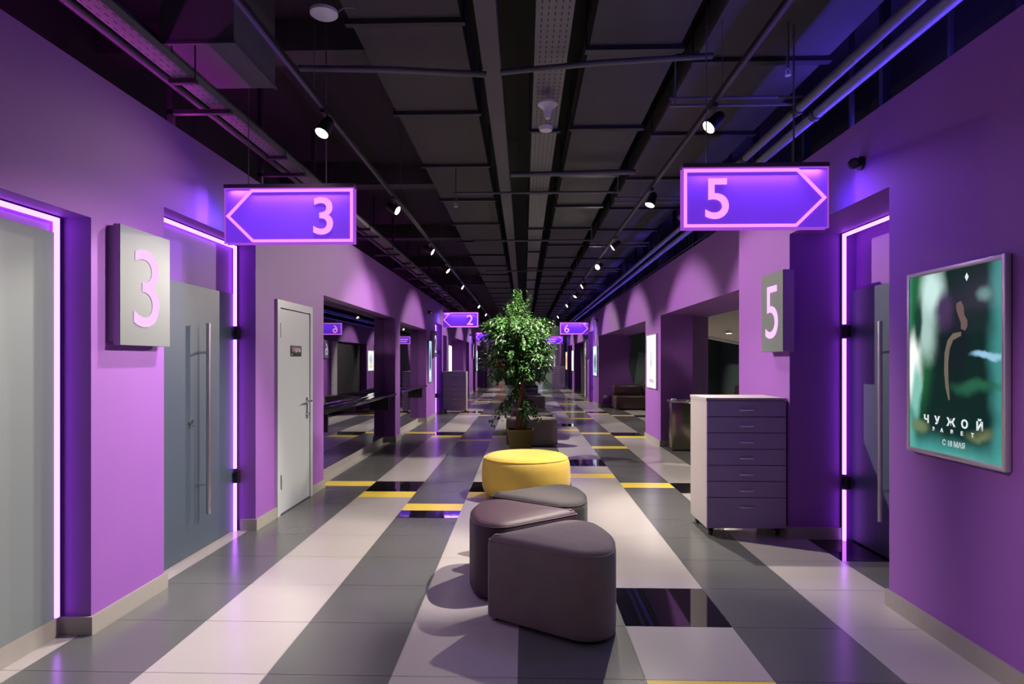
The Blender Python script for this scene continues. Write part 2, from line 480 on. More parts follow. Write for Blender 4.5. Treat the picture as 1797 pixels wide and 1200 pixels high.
def led_run(name, label, side, xa, ya, yb, zt, z0=0.0, gaps=()):
    """vertical profile at far edge yb plus horizontal run along the top"""
    t = thing(name, label, 'light strip', (xa, yb, 0), group='violet light strips round the hall doors')
    w = .022
    prof = MB(); di = MB()
    segs = []; z = z0
    for (ga, gb) in gaps: segs.append((z, ga)); z = gb
    segs.append((z, zt))
    for (a, b) in segs:
        di.box(-w/2, w/2, -w - .006, -.006, a, b)
    di.box(-w/2, w/2, ya - yb, -.006 - w, zt - w, zt)
    prof.box(-w/2 - .003, w/2 + .003, -.006, 0.0, z0, zt)
    prof.box(-w/2 - .003, w/2 + .003, ya - yb, 0, zt, zt + .006)
    di.build('diffuser', M_LED, t); prof.build('profile', M_LEDPROF, t)
    return t
led_run('led_strip', 'violet LED line edging the grey wall panel at the far left', -1, -2.538, 0.95, 3.372, 2.272, .105)
led_run('led_strip', 'violet LED line edging the slate left-hand hall door near the camera', -1, -2.538, 4.10, 5.492, 2.502, 0.0, [(.42, .55), (1.68, 1.80)])
led_run('led_strip', 'violet LED line edging the slate right-hand hall door beside the tall cabinet', 1, 2.665, 3.94, 5.362, 2.552, 0.0, [(.42, .55), (1.68, 1.80)])
led_run('led_strip', 'violet LED line edging the left-wall doorway just past the mirror niches', -1, -2.538, 16.76, 18.132, 2.502, 0.0, [(.42, .55)])
led_run('led_strip', 'violet LED line edging the right-wall doorway past the leather sofas', 1, 2.53, 21.76, 23.132, 2.502)

# ------------------------------------------------------------------ mirror niches with shelves
for (a, b, t, lab) in [(7.40, 11.55, 2.27, 'the wider niche beside the light grey door'), (12.0, 15.25, 2.24, 'the narrower niche before the hanging 2 sign')]:
    mr = MB(); mr.box(-2.60, -2.565, a + .004, b - .022, .104, t - .004)
    tag(mr.build('wall_mirror', M_MIRROR), 'tall frameless wall mirror filling ' + lab, 'mirror', group='mirrors in the left wall niches')
    sh = MB(); sh.rbox(-2.562, -2.345, a + .003, b - .02, .86, .90, .006)
    so = tag(sh.build('niche_shelf', M_SHELF), 'long black polished shelf across ' + lab, 'shelf', group='black shelves in the left wall niches')
    for yy in (a + .25, b - .45):
        MB().box(-2.562, -2.40, yy, yy + .03, .62, .86).build('bracket', M_DARKMETAL, so)

# ------------------------------------------------------------------ poufs
def rounded_sector(L, ang, ra, ro, bulge):
    """wedge outline: apex at origin pointing -x, outer end bulged"""
    h = ang / 2
    raw = [(0, 0, ra)]
    c1 = (L*math.cos(h), -L*math.sin(h)); c2 = (L*math.cos(h), L*math.sin(h))
    P = [Vector((0, 0)), Vector(c1), Vector((L*math.cos(h)+bulge, 0)), Vector(c2)]
    rr = [ra, ro, 0.9, ro]
    out = []
    n = 4
    for i in range(n):
        p, a, b = P[i], P[i-1], P[(i+1) % n]
        u = (a-p).normalized(); v = (b-p).normalized()
        th = u.angle(v); t = rr[i] / math.tan(th/2)
        t = min(t, (a-p).length*.47, (b-p).length*.47); r = t*math.tan(th/2)
        cc = p + (u+v).normalized() * (r/math.sin(th/2))
        s0 = p + u*t; s1 = p + v*t
        a0 = math.atan2(s0.y-cc.y, s0.x-cc.x); a1 = math.atan2(s1.y-cc.y, s1.x-cc.x)
        da = (a1-a0+PI) % (2*PI) - PI
        for k in range(9): out.append((cc.x + r*math.cos(a0+da*k/8), cc.y + r*math.sin(a0+da*k/8)))
    return out
def inset(poly, d):
    n = len(poly); out = []
    for i in range(n):
        a = Vector(poly[i-1]); p = Vector(poly[i]); b = Vector(poly[(i+1) % n])
        t = (b-a).normalized(); out.append(p + Vector((-t.y, t.x))*d)
    return out
def loft(mb, poly, levels, mi=0):
    n = len(poly); vs = []; fs = []
    for (ins, z) in levels:
        for p in inset(poly, ins): vs.append((p[0], p[1], z))
    for i in range(len(levels)-1):
        for k in range(n):
            k2 = (k+1) % n; fs.append((i*n+k, i*n+k2, (i+1)*n+k2, (i+1)*n+k))
    zt = levels[-1][1]
    cx = sum(p[0] for p in poly)/n; cy = sum(p[1] for p in poly)/n
    last = (len(levels)-1)*n
    ring = [(cx + (vs[last+k][0]-cx)*.5, cy + (vs[last+k][1]-cy)*.5, zt + .004) for k in range(n)]
    o = len(vs); vs += ring; vs.append((cx, cy, zt + .005)); c = len(vs) - 1
    for k in range(n):
        k2 = (k+1) % n; fs.append((last+k, last+k2, o+k2, o+k)); fs.append((o+k, o+k2, c))
    fs.append(tuple(range(n))[::-1])
    mb.add(vs, fs, mi, True)
WEDGE = rounded_sector(.80, R(72), .032, .17, .14)
def make_wedge(m, seam):
    t = thing('wedge_pouf', 'x', 'pouf', (0,0,0))
    b = MB(); loft(b, WEDGE, [(.006, .022), (.001, .030), (0, .06), (0, .25), (0, .43), (.003, .452), (.012, .472), (.027, .485), (.05, .492)])
    b.build('seat', m, t)
    p = MB(); pl = inset(WEDGE, .05)
    vs = [(q.x, q.y, 0) for q in pl] + [(q.x, q.y, .022) for q in pl]; n = len(pl)
    p.add(vs, [tuple(range(n))[::-1], tuple(range(n, 2*n))] + [(i, (i+1) % n, n+(i+1) % n, n+i) for i in range(n)])
    p.build('plinth', M_FOOT, t)
    s_ = MB(); ss = inset(WEDGE, .006); s_.tube([(q.x, q.y, .463) for q in ss] + [(ss[0].x, ss[0].y, .463)], .0035, 5)
    s_.build('piping', m, t)
    return t
W0 = {'s': make_wedge(M_SUEDE, 1), 'c': make_wedge(M_SUEDE_D, 1), 'l': make_wedge(M_LEATHER, 1)}
used = set()
def wedge(kind, x, y, rz, label, group):
    if kind in used: t = copy_tree(W0[kind])
    else: t = W0[kind]; used.add(kind)
    t.location = (x, y, 0); t.rotation_euler = (0, 0, rz); tag(t, label, 'pouf', group)
    return t
# nearest cluster
wedge('s', -.232, 3.655, R(3), 'grey-brown suede wedge pouf nearest to the camera', 'wedge poufs of the nearest cluster')
wedge('l', .385, 4.285, R(182), 'dark aubergine leather wedge pouf in the middle of the nearest cluster', 'wedge poufs of the nearest cluster')
wedge('c', -.275, 4.83, R(0.5), 'charcoal suede wedge pouf between the leather pouf and the round yellow pouf', 'wedge poufs of the nearest cluster')
def cluster(cx, cy, rot, kinds, labels, group):
    base = [(-.30, -.60, 3), (.317, .03, 182), (-.343, .575, 0.5)]
    for k, lab, (bx, by, br_) in zip(kinds, labels, base):
        c, s = math.cos(rot), math.sin(rot)
        if lab: wedge(k, cx + bx*c - by*s, cy + bx*s + by*c, R(br_) + rot, lab, group)
def cluster2(cx, yf, kinds, labels, group, tw=0.0):
    sc_ = 1.24
    spec = [(0, .91, -90 + tw), (-.37, 1.44, 2 + tw), (.37, 2.36, 184 + tw)]
    for k, lab, (bx, by, br_) in zip(kinds, labels, spec):
        w_ = wedge(k, cx + bx, yf + by, R(br_), lab, group); w_.scale = (1.05, sc_, 1)
cluster2(.135, 10.84, 'scs', ['grey-brown suede wedge pouf right behind the potted tree', 'charcoal wedge pouf poking out behind the one at the potted tree', 'suede wedge pouf at the back of the cluster behind the potted tree'], 'wedge poufs of the second cluster')
cluster2(.10, 17.65, 'slc', ['suede wedge pouf at the front of the third cluster, seen under the tree branches', 'aubergine wedge pouf in the middle of the third cluster', 'charcoal wedge pouf at the back of the third cluster'], 'wedge poufs of the third cluster', 4)
cluster2(.08, 21.4, 'lc', ['dark leather wedge pouf at the front of the fourth cluster', 'charcoal wedge pouf at the back of the fourth cluster'], 'wedge poufs of the fourth cluster', -6)
cluster2(.06, 25.3, 'cs', ['charcoal wedge pouf at the front of the fifth cluster', 'suede wedge pouf at the back of the fifth cluster'], 'wedge poufs of the fifth cluster', 5)
cluster2(.10, 33.0, 'sc', ['suede wedge pouf at the front of the sixth cluster, far down the hall', 'charcoal wedge pouf at the back of the sixth cluster, far down the hall'], 'wedge poufs of the sixth cluster')
wedge('c', -1.3, 41.2, R(5), 'farthest dark wedge pouf, left of the trunk near the far wall', 'wedge poufs near the far wall')
yp = thing('round_pouf', 'low round mustard yellow pouf behind the nearest wedge cluster', 'pouf', (.02, 7.03, 0))
circ = [(.492*math.cos(2*PI*k/56), .492*math.sin(2*PI*k/56)) for k in range(56)]
b = MB(); loft(b, circ, [(.09, .024), (.05, .036), (.02, .07), (.004, .13), (0, .22), (.002, .32), (.012, .385), (.035, .43), (.07, .452), (.12, .462)])
b.build('seat', M_YELLOW_F, yp)
b = MB(); b.lathe([(.38, 0), (.38, .024)], n=40); b.build('plinth', M_FOOT, yp)
b = MB(); b.tube([(.462*math.cos(2*PI*k/56), .462*math.sin(2*PI*k/56), .427) for k in range(57)], .003, 5); b.build('piping', M_YELLOW_F, yp)

# ------------------------------------------------------------------ drawer cabinets on castors
def cabinet(loc, label, w=.665, dpt=.51, rz=0):
    t = thing('drawer_cabinet', label, 'cabinet', loc, rz, 'grey drawer cabinets on castors')
    z0, z1 = .075, 1.18
    c = MB(); c.box(-w/2, -w/2 + .018, .002, dpt, z0, z1 - .022); c.box(w/2 - .018, w/2, .002, dpt, z0, z1 - .022)
    c.box(-w/2 + .018, w/2 - .018, dpt - .012, dpt, z0, z1 - .022); c.box(-w/2 + .018, w/2 - .018, .02, dpt - .012, z0, z0 + .018)
    c.build('body', M_CAB, t)
    MB().box(-w/2 - .003, w/2 + .003, -.004, dpt + .003, z1 - .022, z1).build('top', M_CAB, t)
    MB().box(-w/2 + .019, w/2 - .019, .022, dpt - .014, z0 + .019, z1 - .024).build('drawer_boxes', M_CABGAP, t)
    hs = [.1365]*6; top = z1 - .026; zb = top
    for i in range(7):
        zt = zb; zb = zt - (.1365 if i < 6 else (zt - z0 + .004)); 
        dr = MB(); dr.box(-w/2 + .0015, w/2 - .0015, -.016, .002, zb + .006, zt)
        dro = dr.build('drawer', M_DRAWER, t)
        zc = (zt - .075) if i < 6 else zt - .08
        hm = MB(); hm.tube([(-.055, -.017, zc), (-.048, -.032, zc), (-.02, -.038, zc), (.02, -.038, zc), (.048, -.032, zc), (.055, -.017, zc)], [.008, .007, .0065, .0065, .007, .008], 8)
        hm.build('handle', M_HANDLE, dro)
    for sx in (-1, 1):
        for yy in (.05, dpt - .06):
            cm = MB(); x_ = sx*(w/2 - .05)
            cm.tube([(x_ - .012, yy + .012, .031), (x_ + .012, yy + .012, .031)], .031, 16)
            cm.box(x_ - .022, x_ + .022, yy - .02, yy + .03, .066, .075)
            cm.box(x_ - .020, x_ - .015, yy - .004, yy + .024, .025, .068); cm.box(x_ + .015, x_ + .020, yy - .004, yy + .024, .025, .068)
            cm.tube([(x_ - .021, yy + .012, .031), (x_ + .021, yy + .012, .031)], .011, 10, mi=1)
            cm.build('caster', [M_FOOT, M_STEEL], t)
    return t
cab0 = cabinet((1.882, 5.425, 0), 'tall grey drawer cabinet on castors beside the 5 wall sign')
c2 = copy_tree(cab0); c2.location = (-1.985, 17.95, 0); c2['label'] = 'grey drawer cabinet on castors below the hanging 2 sign'
c3 = copy_tree(cab0); c3.location = (1.80, 33.0, 0); c3['label'] = 'small far-away grey drawer cabinet standing before the green end wall'
pp = MB(); pp.box(-.10, .11, -.07, .07, 0, .012); pp.box(.02, .2, -.05, .1, .012, .02)
tag(pp.build('paper_stack', M_WHITE, None, (-2.0, 18.2, 1.18)), 'loose white papers lying on the cabinet below the 2 sign', 'papers')
vs_ = thing('glass_vase', 'slender clear vase standing on the farthest cabinet', 'vase', (1.62, 33.25, 1.18))
MB().lathe([(.05, 0), (.055, .02), (.05, .45), (.06, .6), (.055, .6), (.045, .45), (.045, .03), (0, .03)], n=16).build('vessel', mat('smoky_glass', (.5, .5, .55), .08, coat=.5), vs_)
b = MB()
for k in range(7):
    a = k*.9; b.tube([(.01*math.cos(a), .01*math.sin(a), .05), (.03*math.cos(a), .03*math.sin(a), .6), (.10*math.cos(a), .10*math.sin(a), .95)], .006, 5)
b.build('twigs', mat('dried_twigs', (.16, .07, .05), .8), vs_)

# ------------------------------------------------------------------ hanging signs
M_SPANEL = mat('violet_acrylic_panel', (0.18, 0.07, 0.55), 0.18, emit=(.19, .035, .90), estr=.62, coat=.3)
M_SLINE = emat('pink_light_line', (.95, .27, .92), 1.3)
M_SEDGE = emat('violet_edge_glow', (.52, .10, .85), .75)
M_SNUM = emat('pink_numeral_glow', (.98, .32, .90), 1.25)
M_SHOUSE = mat('dark_mauve_sign_housing', (.09, .055, .12), .45, .3)
def hanging_sign(x0, yc, z0, num, left, label, w=.98, h=.415, lamp=18):
    t = thing('hanging_sign', label, 'hanging sign', (x0 + w/2, yc, z0), group='violet arrow signs hanging over the hall')
    sg = -1 if left else 1     # arrow tip side
    MB().box(-w/2 + .006, w/2 - .006, -.02, .02, .006, h - .006).build('panel', M_SPANEL, t)
    tip = .20
    poly = [(sg*(w/2 - .010), h/2), (sg*(w/2 - tip), h - .008), (-sg*(w/2 - .012), h - .008), (-sg*(w/2 - .012), .012), (sg*(w/2 - tip - .01), .012)]
    MB().strip(poly, .020, -.030, -.021).build('arrow_outline', M_SLINE, t)
    e = MB(); e.strip([(-w/2, 0), (w/2, 0), (w/2, h), (-w/2, h)], .007, -.033, -.025); e.strip([(-w/2, 0), (w/2, 0), (w/2, h), (-w/2, h)], .007, .020, .028)
    e.build('edge_frame', M_SEDGE, t)
    hs = MB(); hs.box(-w/2 + .0, w/2 - .0, -.045, .045, h + .001, h + .028); hs.build('housing', M_SHOUSE, t)
    if num in '123456':
        ns = .335
        text_mesh('numeral', num, ns*1.16, M_SNUM, .004, t, Matrix.Translation((-sg*(w/2 - .235), -.027, h*.5 - .002)) @ FRONT, bold=.003, sx=1.0)
    else:
        m_ = MB(); rr_ = random.Random(3)
        for row, (n_, zz) in enumerate(((9, .245), (7, .135))):
            for k in range(n_):
                x_ = -sg*.10 + (k - n_/2)*.055
                m_.box(x_, x_ + .034, -.03, -.021, zz - .03, zz + .03)
        m_.build('lettering', M_SNUM, t)
    for sx in (-.32, .27):
        MB().tube([(sx, 0, h + .02), (sx, 0, 4.2 - z0)], .004 if sx < 0 else .006, 6).build('suspension_rod', M_PIPE, t)
    if lamp:
        light('led_bar', 'AREA', (0, -.036, h - .002), lamp, (.42, .22, 1.0), t, (0, .10, -1), shape='RECTANGLE', size=w*.9, size_y=.012)
        light('led_bar', 'AREA', (sg*(w/2 + .01), 0, h/2), lamp*.06, (.16, .08, 1.0), t, (sg, 0, 0), shape='RECTANGLE', size=h*.8, size_y=.03)
    return t
hanging_sign(-2.245, 4.70, 2.372, '3', True, 'violet lit sign with 3 and an arrow pointing left, nearest to the camera')
hanging_sign(1.075, 4.36, 2.392, '5', False, 'violet lit sign with 5 and an arrow pointing right, nearest to the camera')
hanging_sign(-2.245, 17.45, 2.41, '2', True, 'violet lit sign with 2 and an arrow pointing left, left of the tree')
hanging_sign(1.235, 21.9, 2.39, '6', False, 'violet lit sign with 6 and an arrow pointing right, right of the tree')
hanging_sign(-2.17, 28.3, 2.33, '1', True, 'small distant violet sign with 1, half hidden by the tree leaves')
hanging_sign(1.14, 34.7, 2.40, 'T', False, 'small distant violet arrow sign with two rows of lettering')

# ------------------------------------------------------------------ number signs on the walls
M_NUMW = emat('pale_pink_numeral_glow', (.84, .50, 1.0), 1.25)
def number_sign(side, xf, y0, y1, z0, z1, thick, num, label):
    """box sign whose lit face looks across the hall"""
    t = thing('number_sign', label, 'wall sign', (xf, (y0+y1)/2, z0), group='number signs beside the hall doors')
    s = -side; L = y1 - y0; H = z1 - z0      # face normal direction along x is s
    xb = side*thick
    MB().box(min(0, xb), max(0, xb), -L/2, L/2, 0, H).build('box', M_SIGNSIDE, t)
    MB().box(min(0, s*.004), max(0, s*.004), -L/2 + .001, L/2 - .001, .001, H - .001).build('face', M_SIGNFACE, t)
    M = Matrix.Translation((s*.007, 0, H*.5)) @ facing_x(s)
    text_mesh('numeral', num, H*.60*1.62, M_NUMW, .002, t, M, bold=-.002, sx=1.06)
    wallx = {-1: XL, 1: XR if y0 < 10 else XR2}[side]
    gap = abs(wallx - (xf + xb))
    if gap > .002:
        bx0, bx1 = sorted((xb, wallx - xf)); 
        MB().box(bx0, bx1, -L/2 + .008, L/2 - .16, .02, H - .008).build('mount', M_SIGNSIDE, t)
    return t
number_sign(-1, -2.30, 3.525, 4.03, 1.587, 2.278, .036, '3', 'light grey box sign with a glowing 3 on the left wall')
number_sign(1, 2.14, 5.285, 5.75, 1.573, 2.252, .088, '5', 'light grey box sign with a glowing 5 above the tall cabinet')
number_sign(-1, -2.29, 16.0, 16.5, 1.58, 2.26, .05, '2', 'box sign with 2 edge-on on the left wall past the mirror niches')
number_sign(1, 2.27, 23.2, 23.7, 1.58, 2.26, .09, '6', 'box sign with 6 on the right wall past the pale blue poster')
number_sign(-1, -2.29, 28.3, 28.8, 1.58, 2.26, .05, '1', 'tiny distant box sign with 1 on the left wall')

# ------------------------------------------------------------------ poster light boxes
def poster_material(name, kind, seed=0.0, strength=1.0):
    """kind: list of (u, v, ru, rv, colour, softness) soft blobs over a base; u along width 0-1, v up 0-1"""
    base, blobs = kind
    m = bpy.data.materials.new(name); m.use_nodes = True
    nt = m.node_tree; nt.nodes.clear()
    N = nt.nodes.new; Lk = nt.links.new
    out = N('ShaderNodeOutputMaterial'); em = N('ShaderNodeEmission'); gl = N('ShaderNodeBsdfGlossy'); ad = N('ShaderNodeAddShader'); tc = N('ShaderNodeTexCoord')
    gl.inputs['Color'].default_value = (.05, .05, .05, 1); gl.inputs['Roughness'].default_value = .08
    em.inputs[1].default_value = strength
    nz = N('ShaderNodeTexNoise'); nz.inputs['Scale'].default_value = 3.2; nz.inputs['Detail'].default_value = 5; nz.noise_dimensions = '4D'; nz.inputs['W'].default_value = seed
    Lk(tc.outputs['UV'], nz.inputs['Vector'])
    mixv = N('ShaderNodeVectorMath'); mixv.operation = 'MULTIPLY_ADD'
    mixv.inputs[1].default_value = (.16, .16, 0)
    Lk(nz.outputs['Color'], mixv.inputs[0]); Lk(tc.outputs['UV'], mixv.inputs[2])
    cur = None
    rgb = N('ShaderNodeRGB'); rgb.outputs[0].default_value = (*base, 1); cur = rgb.outputs[0]
    for (u, v, ru, rv, col, soft) in blobs:
        sub = N('ShaderNodeVectorMath'); sub.operation = 'SUBTRACT'; sub.inputs[1].default_value = (u + .08, v + .08, 0)
        Lk(mixv.outputs[0], sub.inputs[0])
        dv = N('ShaderNodeVectorMath'); dv.operation = 'MULTIPLY'; dv.inputs[1].default_value = (1/ru, 1/rv, 0); Lk(sub.outputs[0], dv.inputs[0])
        ln = N('ShaderNodeVectorMath'); ln.operation = 'LENGTH'; Lk(dv.outputs[0], ln.inputs[0])
        mr = N('ShaderNodeMapRange'); mr.interpolation_type = 'SMOOTHSTEP'
        mr.inputs[1].default_value = 1 - soft; mr.inputs[2].default_value = 1 + soft; mr.inputs[3].default_value = 1; mr.inputs[4].default_value = 0
        Lk(ln.outputs['Value'], mr.inputs[0])
        mx = N('ShaderNodeMix'); mx.data_type = 'RGBA'; Lk(mr.outputs[0], mx.inputs[0]); Lk(cur, mx.inputs[6]); mx.inputs[7].default_value = (*col, 1)
        cur = mx.outputs[2]
    Lk(cur, em.inputs[0]); Lk(em.outputs[0], ad.inputs[0]); Lk(gl.outputs[0], ad.inputs[1]); Lk(ad.outputs[0], out.inputs[0])
    return m
def quad_uv(name, pts, m, parent):
    me = bpy.data.meshes.new(name)
    n = (Vector(pts[1]) - Vector(pts[0])).cross(Vector(pts[3]) - Vector(pts[0])).normalized()*.003
    vs = [Vector(p) for p in pts]
    me.from_pydata([tuple(v) for v in vs] + [tuple(v - n) for v in vs], [], [(0,1,2,3),(7,6,5,4),(0,4,5,1),(1,5,6,2),(2,6,7,3),(3,7,4,0)])
    uv = me.uv_layers.new()
    co = [(0,0),(1,0),(1,1),(0,1)]
    for l in me.loops: uv.data[l.index].uv = co[l.vertex_index % 4]
    me.materials.append(m)
    o = bpy.data.objects.new(name, me); COL.objects.link(o); o.parent = parent
    return o
def lightbox(side, wallx, y0, y1, z0, z1, pm, label, thick=.035, fw=.022):
    s = -side; t = thing('poster_lightbox', label, 'poster', (wallx, (y0+y1)/2, z0), group='lit poster frames on the hall walls')
    L = y1 - y0; H = z1 - z0; xf = s*thick
    MB().box(min(0, xf*.7), max(0, xf*.7), -L/2 + .004, L/2 - .004, .004, H - .004).build('backing', M_FOOT, t)
    fr = MB()
    for a in ((-L/2, -L/2 + fw, 0, H), (L/2 - fw, L/2, 0, H), (-L/2 + fw*.6, L/2 - fw*.6, 0, fw), (-L/2 + fw*.6, L/2 - fw*.6, H - fw, H)):
        fr.rbox(min(s*.004, xf), max(s*.004, xf), a[0], a[1], a[2], a[3], .006)
    fr.build('frame', M_FRAME, t)
    x_ = xf*.82; i = fw*.8
    # seen from the hall: for the right wall +y is to the left of the picture
    if s < 0: pts = [(x_, L/2 - i, i), (x_, -L/2 + i, i), (x_, -L/2 + i, H - i), (x_, L/2 - i, H - i)]
    else: pts = [(x_, -L/2 + i, i), (x_, L/2 - i, i), (x_, L/2 - i, H - i), (x_, -L/2 + i, H - i)]
    quad_uv('poster', pts, pm, t)
    return t, x_
G1 = (.006, .028, .022)
pm = poster_material('green_film_poster', ((.006, .020, .018), [
    (1.0, .5, .10, 1.2, (.05, .24, .23), .7), (.5, -.04, 1.2, .10, (.06, .32, .30), .8), (0.0, .5, .07, 1.4, (.10, .36, .32), .7),
    (.12, .72, .15, .5, (.015, .12, .045), .5), (.28, .88, .13, .16, (.55, .76, .72), .6), (.22, .66, .10, .14, (.36, .52, .48), .7),
    (.05, .48, .10, .18, (.92, 1.0, .98), .5), (.10, .32, .05, .15, (.20, .50, .42), .6), (.12, .73, .06, .13, (.010, .045, .03), .5),
    (.52, .62, .17, .22, (.008, .014, .018), .5), (.43, .80, .09, .09, (.05, .03, .08), .6),
    (.88, .54, .15, .018, (.28, .52, .68), .5), (.74, .38, .22, .025, (.02, .11, .06), .8),
    (.14, .13, .10, .035, (.14, .20, .10), .6), (.78, .14, .11, .032, (.17, .21, .10), .6),
    (.84, .86, .06, .035, (.12, .24, .22), .7), (.70, .20, .20, .06, (.004, .02, .02), .8)]), 1.3, 1.12)
t, px_ = lightbox(1, XR, 2.952, 3.70, .985, 1.99, pm, 'large green lit poster in a silver frame on the near right wall', fw=.026)
# simple printed shapes on the poster: a stooping generic figure, a curved pale limb and the title
def flat_print(name, pts, m, parent, x, L, H, d=.0015):
    vs = [(x - .0006, L*(.5 - u), H*v) for u, v in pts]
    mb = MB(); n = len(vs); mb.add(vs + [(a - d, b, c) for a, b, c in vs], [tuple(range(n))[::-1], tuple(range(n, 2*n))] + [(i, (i+1) % n, n+(i+1) % n, n+i) for i in range(n)])
    return mb.build(name, m, parent)
Lp, Hp = .748, 1.005
E_SK = emat('print_pale_pink', (.16, .10, .10), 1); E_TAN = emat('print_tan', (.17, .135, .105), 1); E_W = emat('print_white', (.75, .86, .86), 1); E_G = emat('print_grey', (.45, .55, .55), 1)
flat_print('print_face', [(.555, .80), (.60, .81), (.625, .78), (.63, .74), (.66, .71), (.66, .68), (.64, .66), (.60, .67), (.60, .70), (.575, .735), (.555, .77)], E_SK, t, px_, Lp, Hp)
flat_print('print_limb', [(.60, .655), (.52, .65), (.465, .615), (.435, .55), (.43, .45), (.445, .37), (.475, .305), (.487, .31), (.472, .40), (.470, .50), (.485, .57), (.52, .615), (.60, .635)], E_TAN, t, px_, Lp, Hp)
flat_print('print_emblem', [(.655, .945), (.672, .925), (.655, .905), (.638, .925)], E_W, t, px_, Lp, Hp)
def poster_text(name, s_, size, u, v, sx, m=E_W, bold=.001):
    M = Matrix.Translation((px_ - .002, Lp*(.5 - u), Hp*v)) @ facing_x(-1)
    return text_mesh(name, s_, size, m, .0006, t, M, bold=bold, sx=sx)
for ch, u in zip('ЧУЖОЙ', (.235, .355, .50, .635, .775)): poster_text('title_letter', ch, .057, u, 0.2015 if ch == 'Й' else .195, 1.15, bold=.002)
for ch, u in zip('ЗАВЕТ', (.315, .405, .51, .61, .71)): poster_text('subtitle_letter', ch, .027, u, .146, 1.1)
poster_text('release_date', 'С 18 МАЯ', .040, .525, .085, .95, E_G)
light('backlight', 'AREA', (-.05, 0, .5), 3.5, (.35, .95, .85), t, (-1, 0, 0), shape='RECTANGLE', size=.7, size_y=.9)

W1 = poster_material('white_poster', ((.95, .97, .98), [(.5, .62, .28, .16, (.55, .56, .60), .6), (.45, .45, .2, .1, (.5, .5, .52), .6), (.5, .14, .35, .05, (.45, .40, .42), .5), (.5, .8, .18, .06, (.6, .66, .7), .6)]), .7, 1.6)
W2 = poster_material('pale_blue_poster', ((.62, .80, .90), [(.5, .45, .32, .30, (.12, .18, .24), .6), (.5, .15, .4, .05, (.25, .4, .35), .5), (.4, .8, .3, .1, (.8, .95, 1.0), .5)]), 2.7, 1.2)
W3 = poster_material('orange_poster', ((1.0, .62, .38), [(.5, .5, .35, .25, (.75, .35, .22), .6), (.5, .85, .4, .1, (1.0, .8, .6), .5)]), 4.1, 1.3)
W4 = poster_material('teal_poster', ((.40, .62, .85), [(.5, .5, .3, .3, (.05, .08, .2), .5), (.5, .2, .3, .1, (.7, .85, 1.0), .5)]), 5.3, 1.2)
W5 = poster_material('bright_poster', ((.95, .97, .92), [(.5, .55, .25, .25, (.5, .55, .55), .6), (.5, .2, .3, .08, (.8, .65, .3), .5)]), 6.1, 1.7)
def small_box(side, wx, y0, y1, m, lab, z0=.98, z1=1.98): 
    tt, x_ = lightbox(side, wx, y0, y1, z0, z1, m, lab)
small_box(1, XR2, 11.28, 12.15, W1, 'lit white poster on the pier between the two lounge openings')
small_box(1, XR2, 20.42, 21.55, W2, 'lit pale blue poster right of the 6 wall sign')
small_box(1, XR2, 30.0, 31.2, W5, 'lit white poster far down the right wall')
small_box(1, XR2, 34.4, 35.8, W3, 'lit orange poster far down the right wall')
small_box(-1, XL, 15.45, 15.95, W4, 'lit bluish poster edge-on before the doorway below the 2 sign', .95, 2.0)
small_box(-1, XL, 19.5, 20.4, W5, 'bright white lit poster above the cabinet below the 2 sign')
small_box(-1, XL, 30.75, 31.7, W2, 'pale blue lit poster far down the left wall')
def end_poster(x0, x1, z0, z1, m, lab):
    t = thing('poster_lightbox', lab, 'poster', ((x0+x1)/2, 46.498, z0), group='lit posters on the green end wall')
    L = x1 - x0; H = z1 - z0
    MB().box(-L/2, L/2, -.03, 0, 0, H).build('backing', M_FRAME, t)
    quad_uv('poster', [(-L/2 + .03, -.035, .03), (L/2 - .03, -.035, .03), (L/2 - .03, -.035, H - .03), (-L/2 + .03, -.035, H - .03)], m, t)
PE = poster_material('mountain_poster', ((.45, .60, .85), [(.5, .5, .3, .25, (.85, .25, .12), .5), (.6, .7, .2, .1, (.08, .03, .04), .5), (.5, .15, .5, .12, (.35, .45, .7), .5)]), 8.1, 1.0)
PR = poster_material('dark_red_poster', ((.12, .10, .12), [(.5, .5, .3, .3, (.5, .04, .06), .5), (.6, .7, .1, .08, (.9, .7, .7), .4)]), 9.1, 1.0)
end_poster(.35, 1.35, .62, 2.0, PE, 'blue and orange lit poster on the green end wall, right of the tree')
end_poster(-2.25, -1.25, .62, 2.0, PR, 'dark red lit poster on the green end wall, left of the tree')

# ------------------------------------------------------------------ plaque on the grey door
t = thing('door_plaque', 'small black plaque with pale lettering on the light grey door', 'plaque', (XL + .0125, 6.46, 1.595))
MB().rbox(0, .006, -.15, .15, -.055, .055, .002).build('plate', mat('black_plaque', (.012, .008, .014), .6, spec=.2), t)
text_mesh('lettering', 'ГАРДЕРОБ', .052, mat('pale_pink_print', (.75, .55, .72), .4), .0005, t, Matrix.Translation((.0068, 0, .008)) @ facing_x(1), bold=.0008, sx=.86)
MB().box(.006, .0072, -.135, -.118, -.045, -.030).build('pictogram', M_WHITE, t)

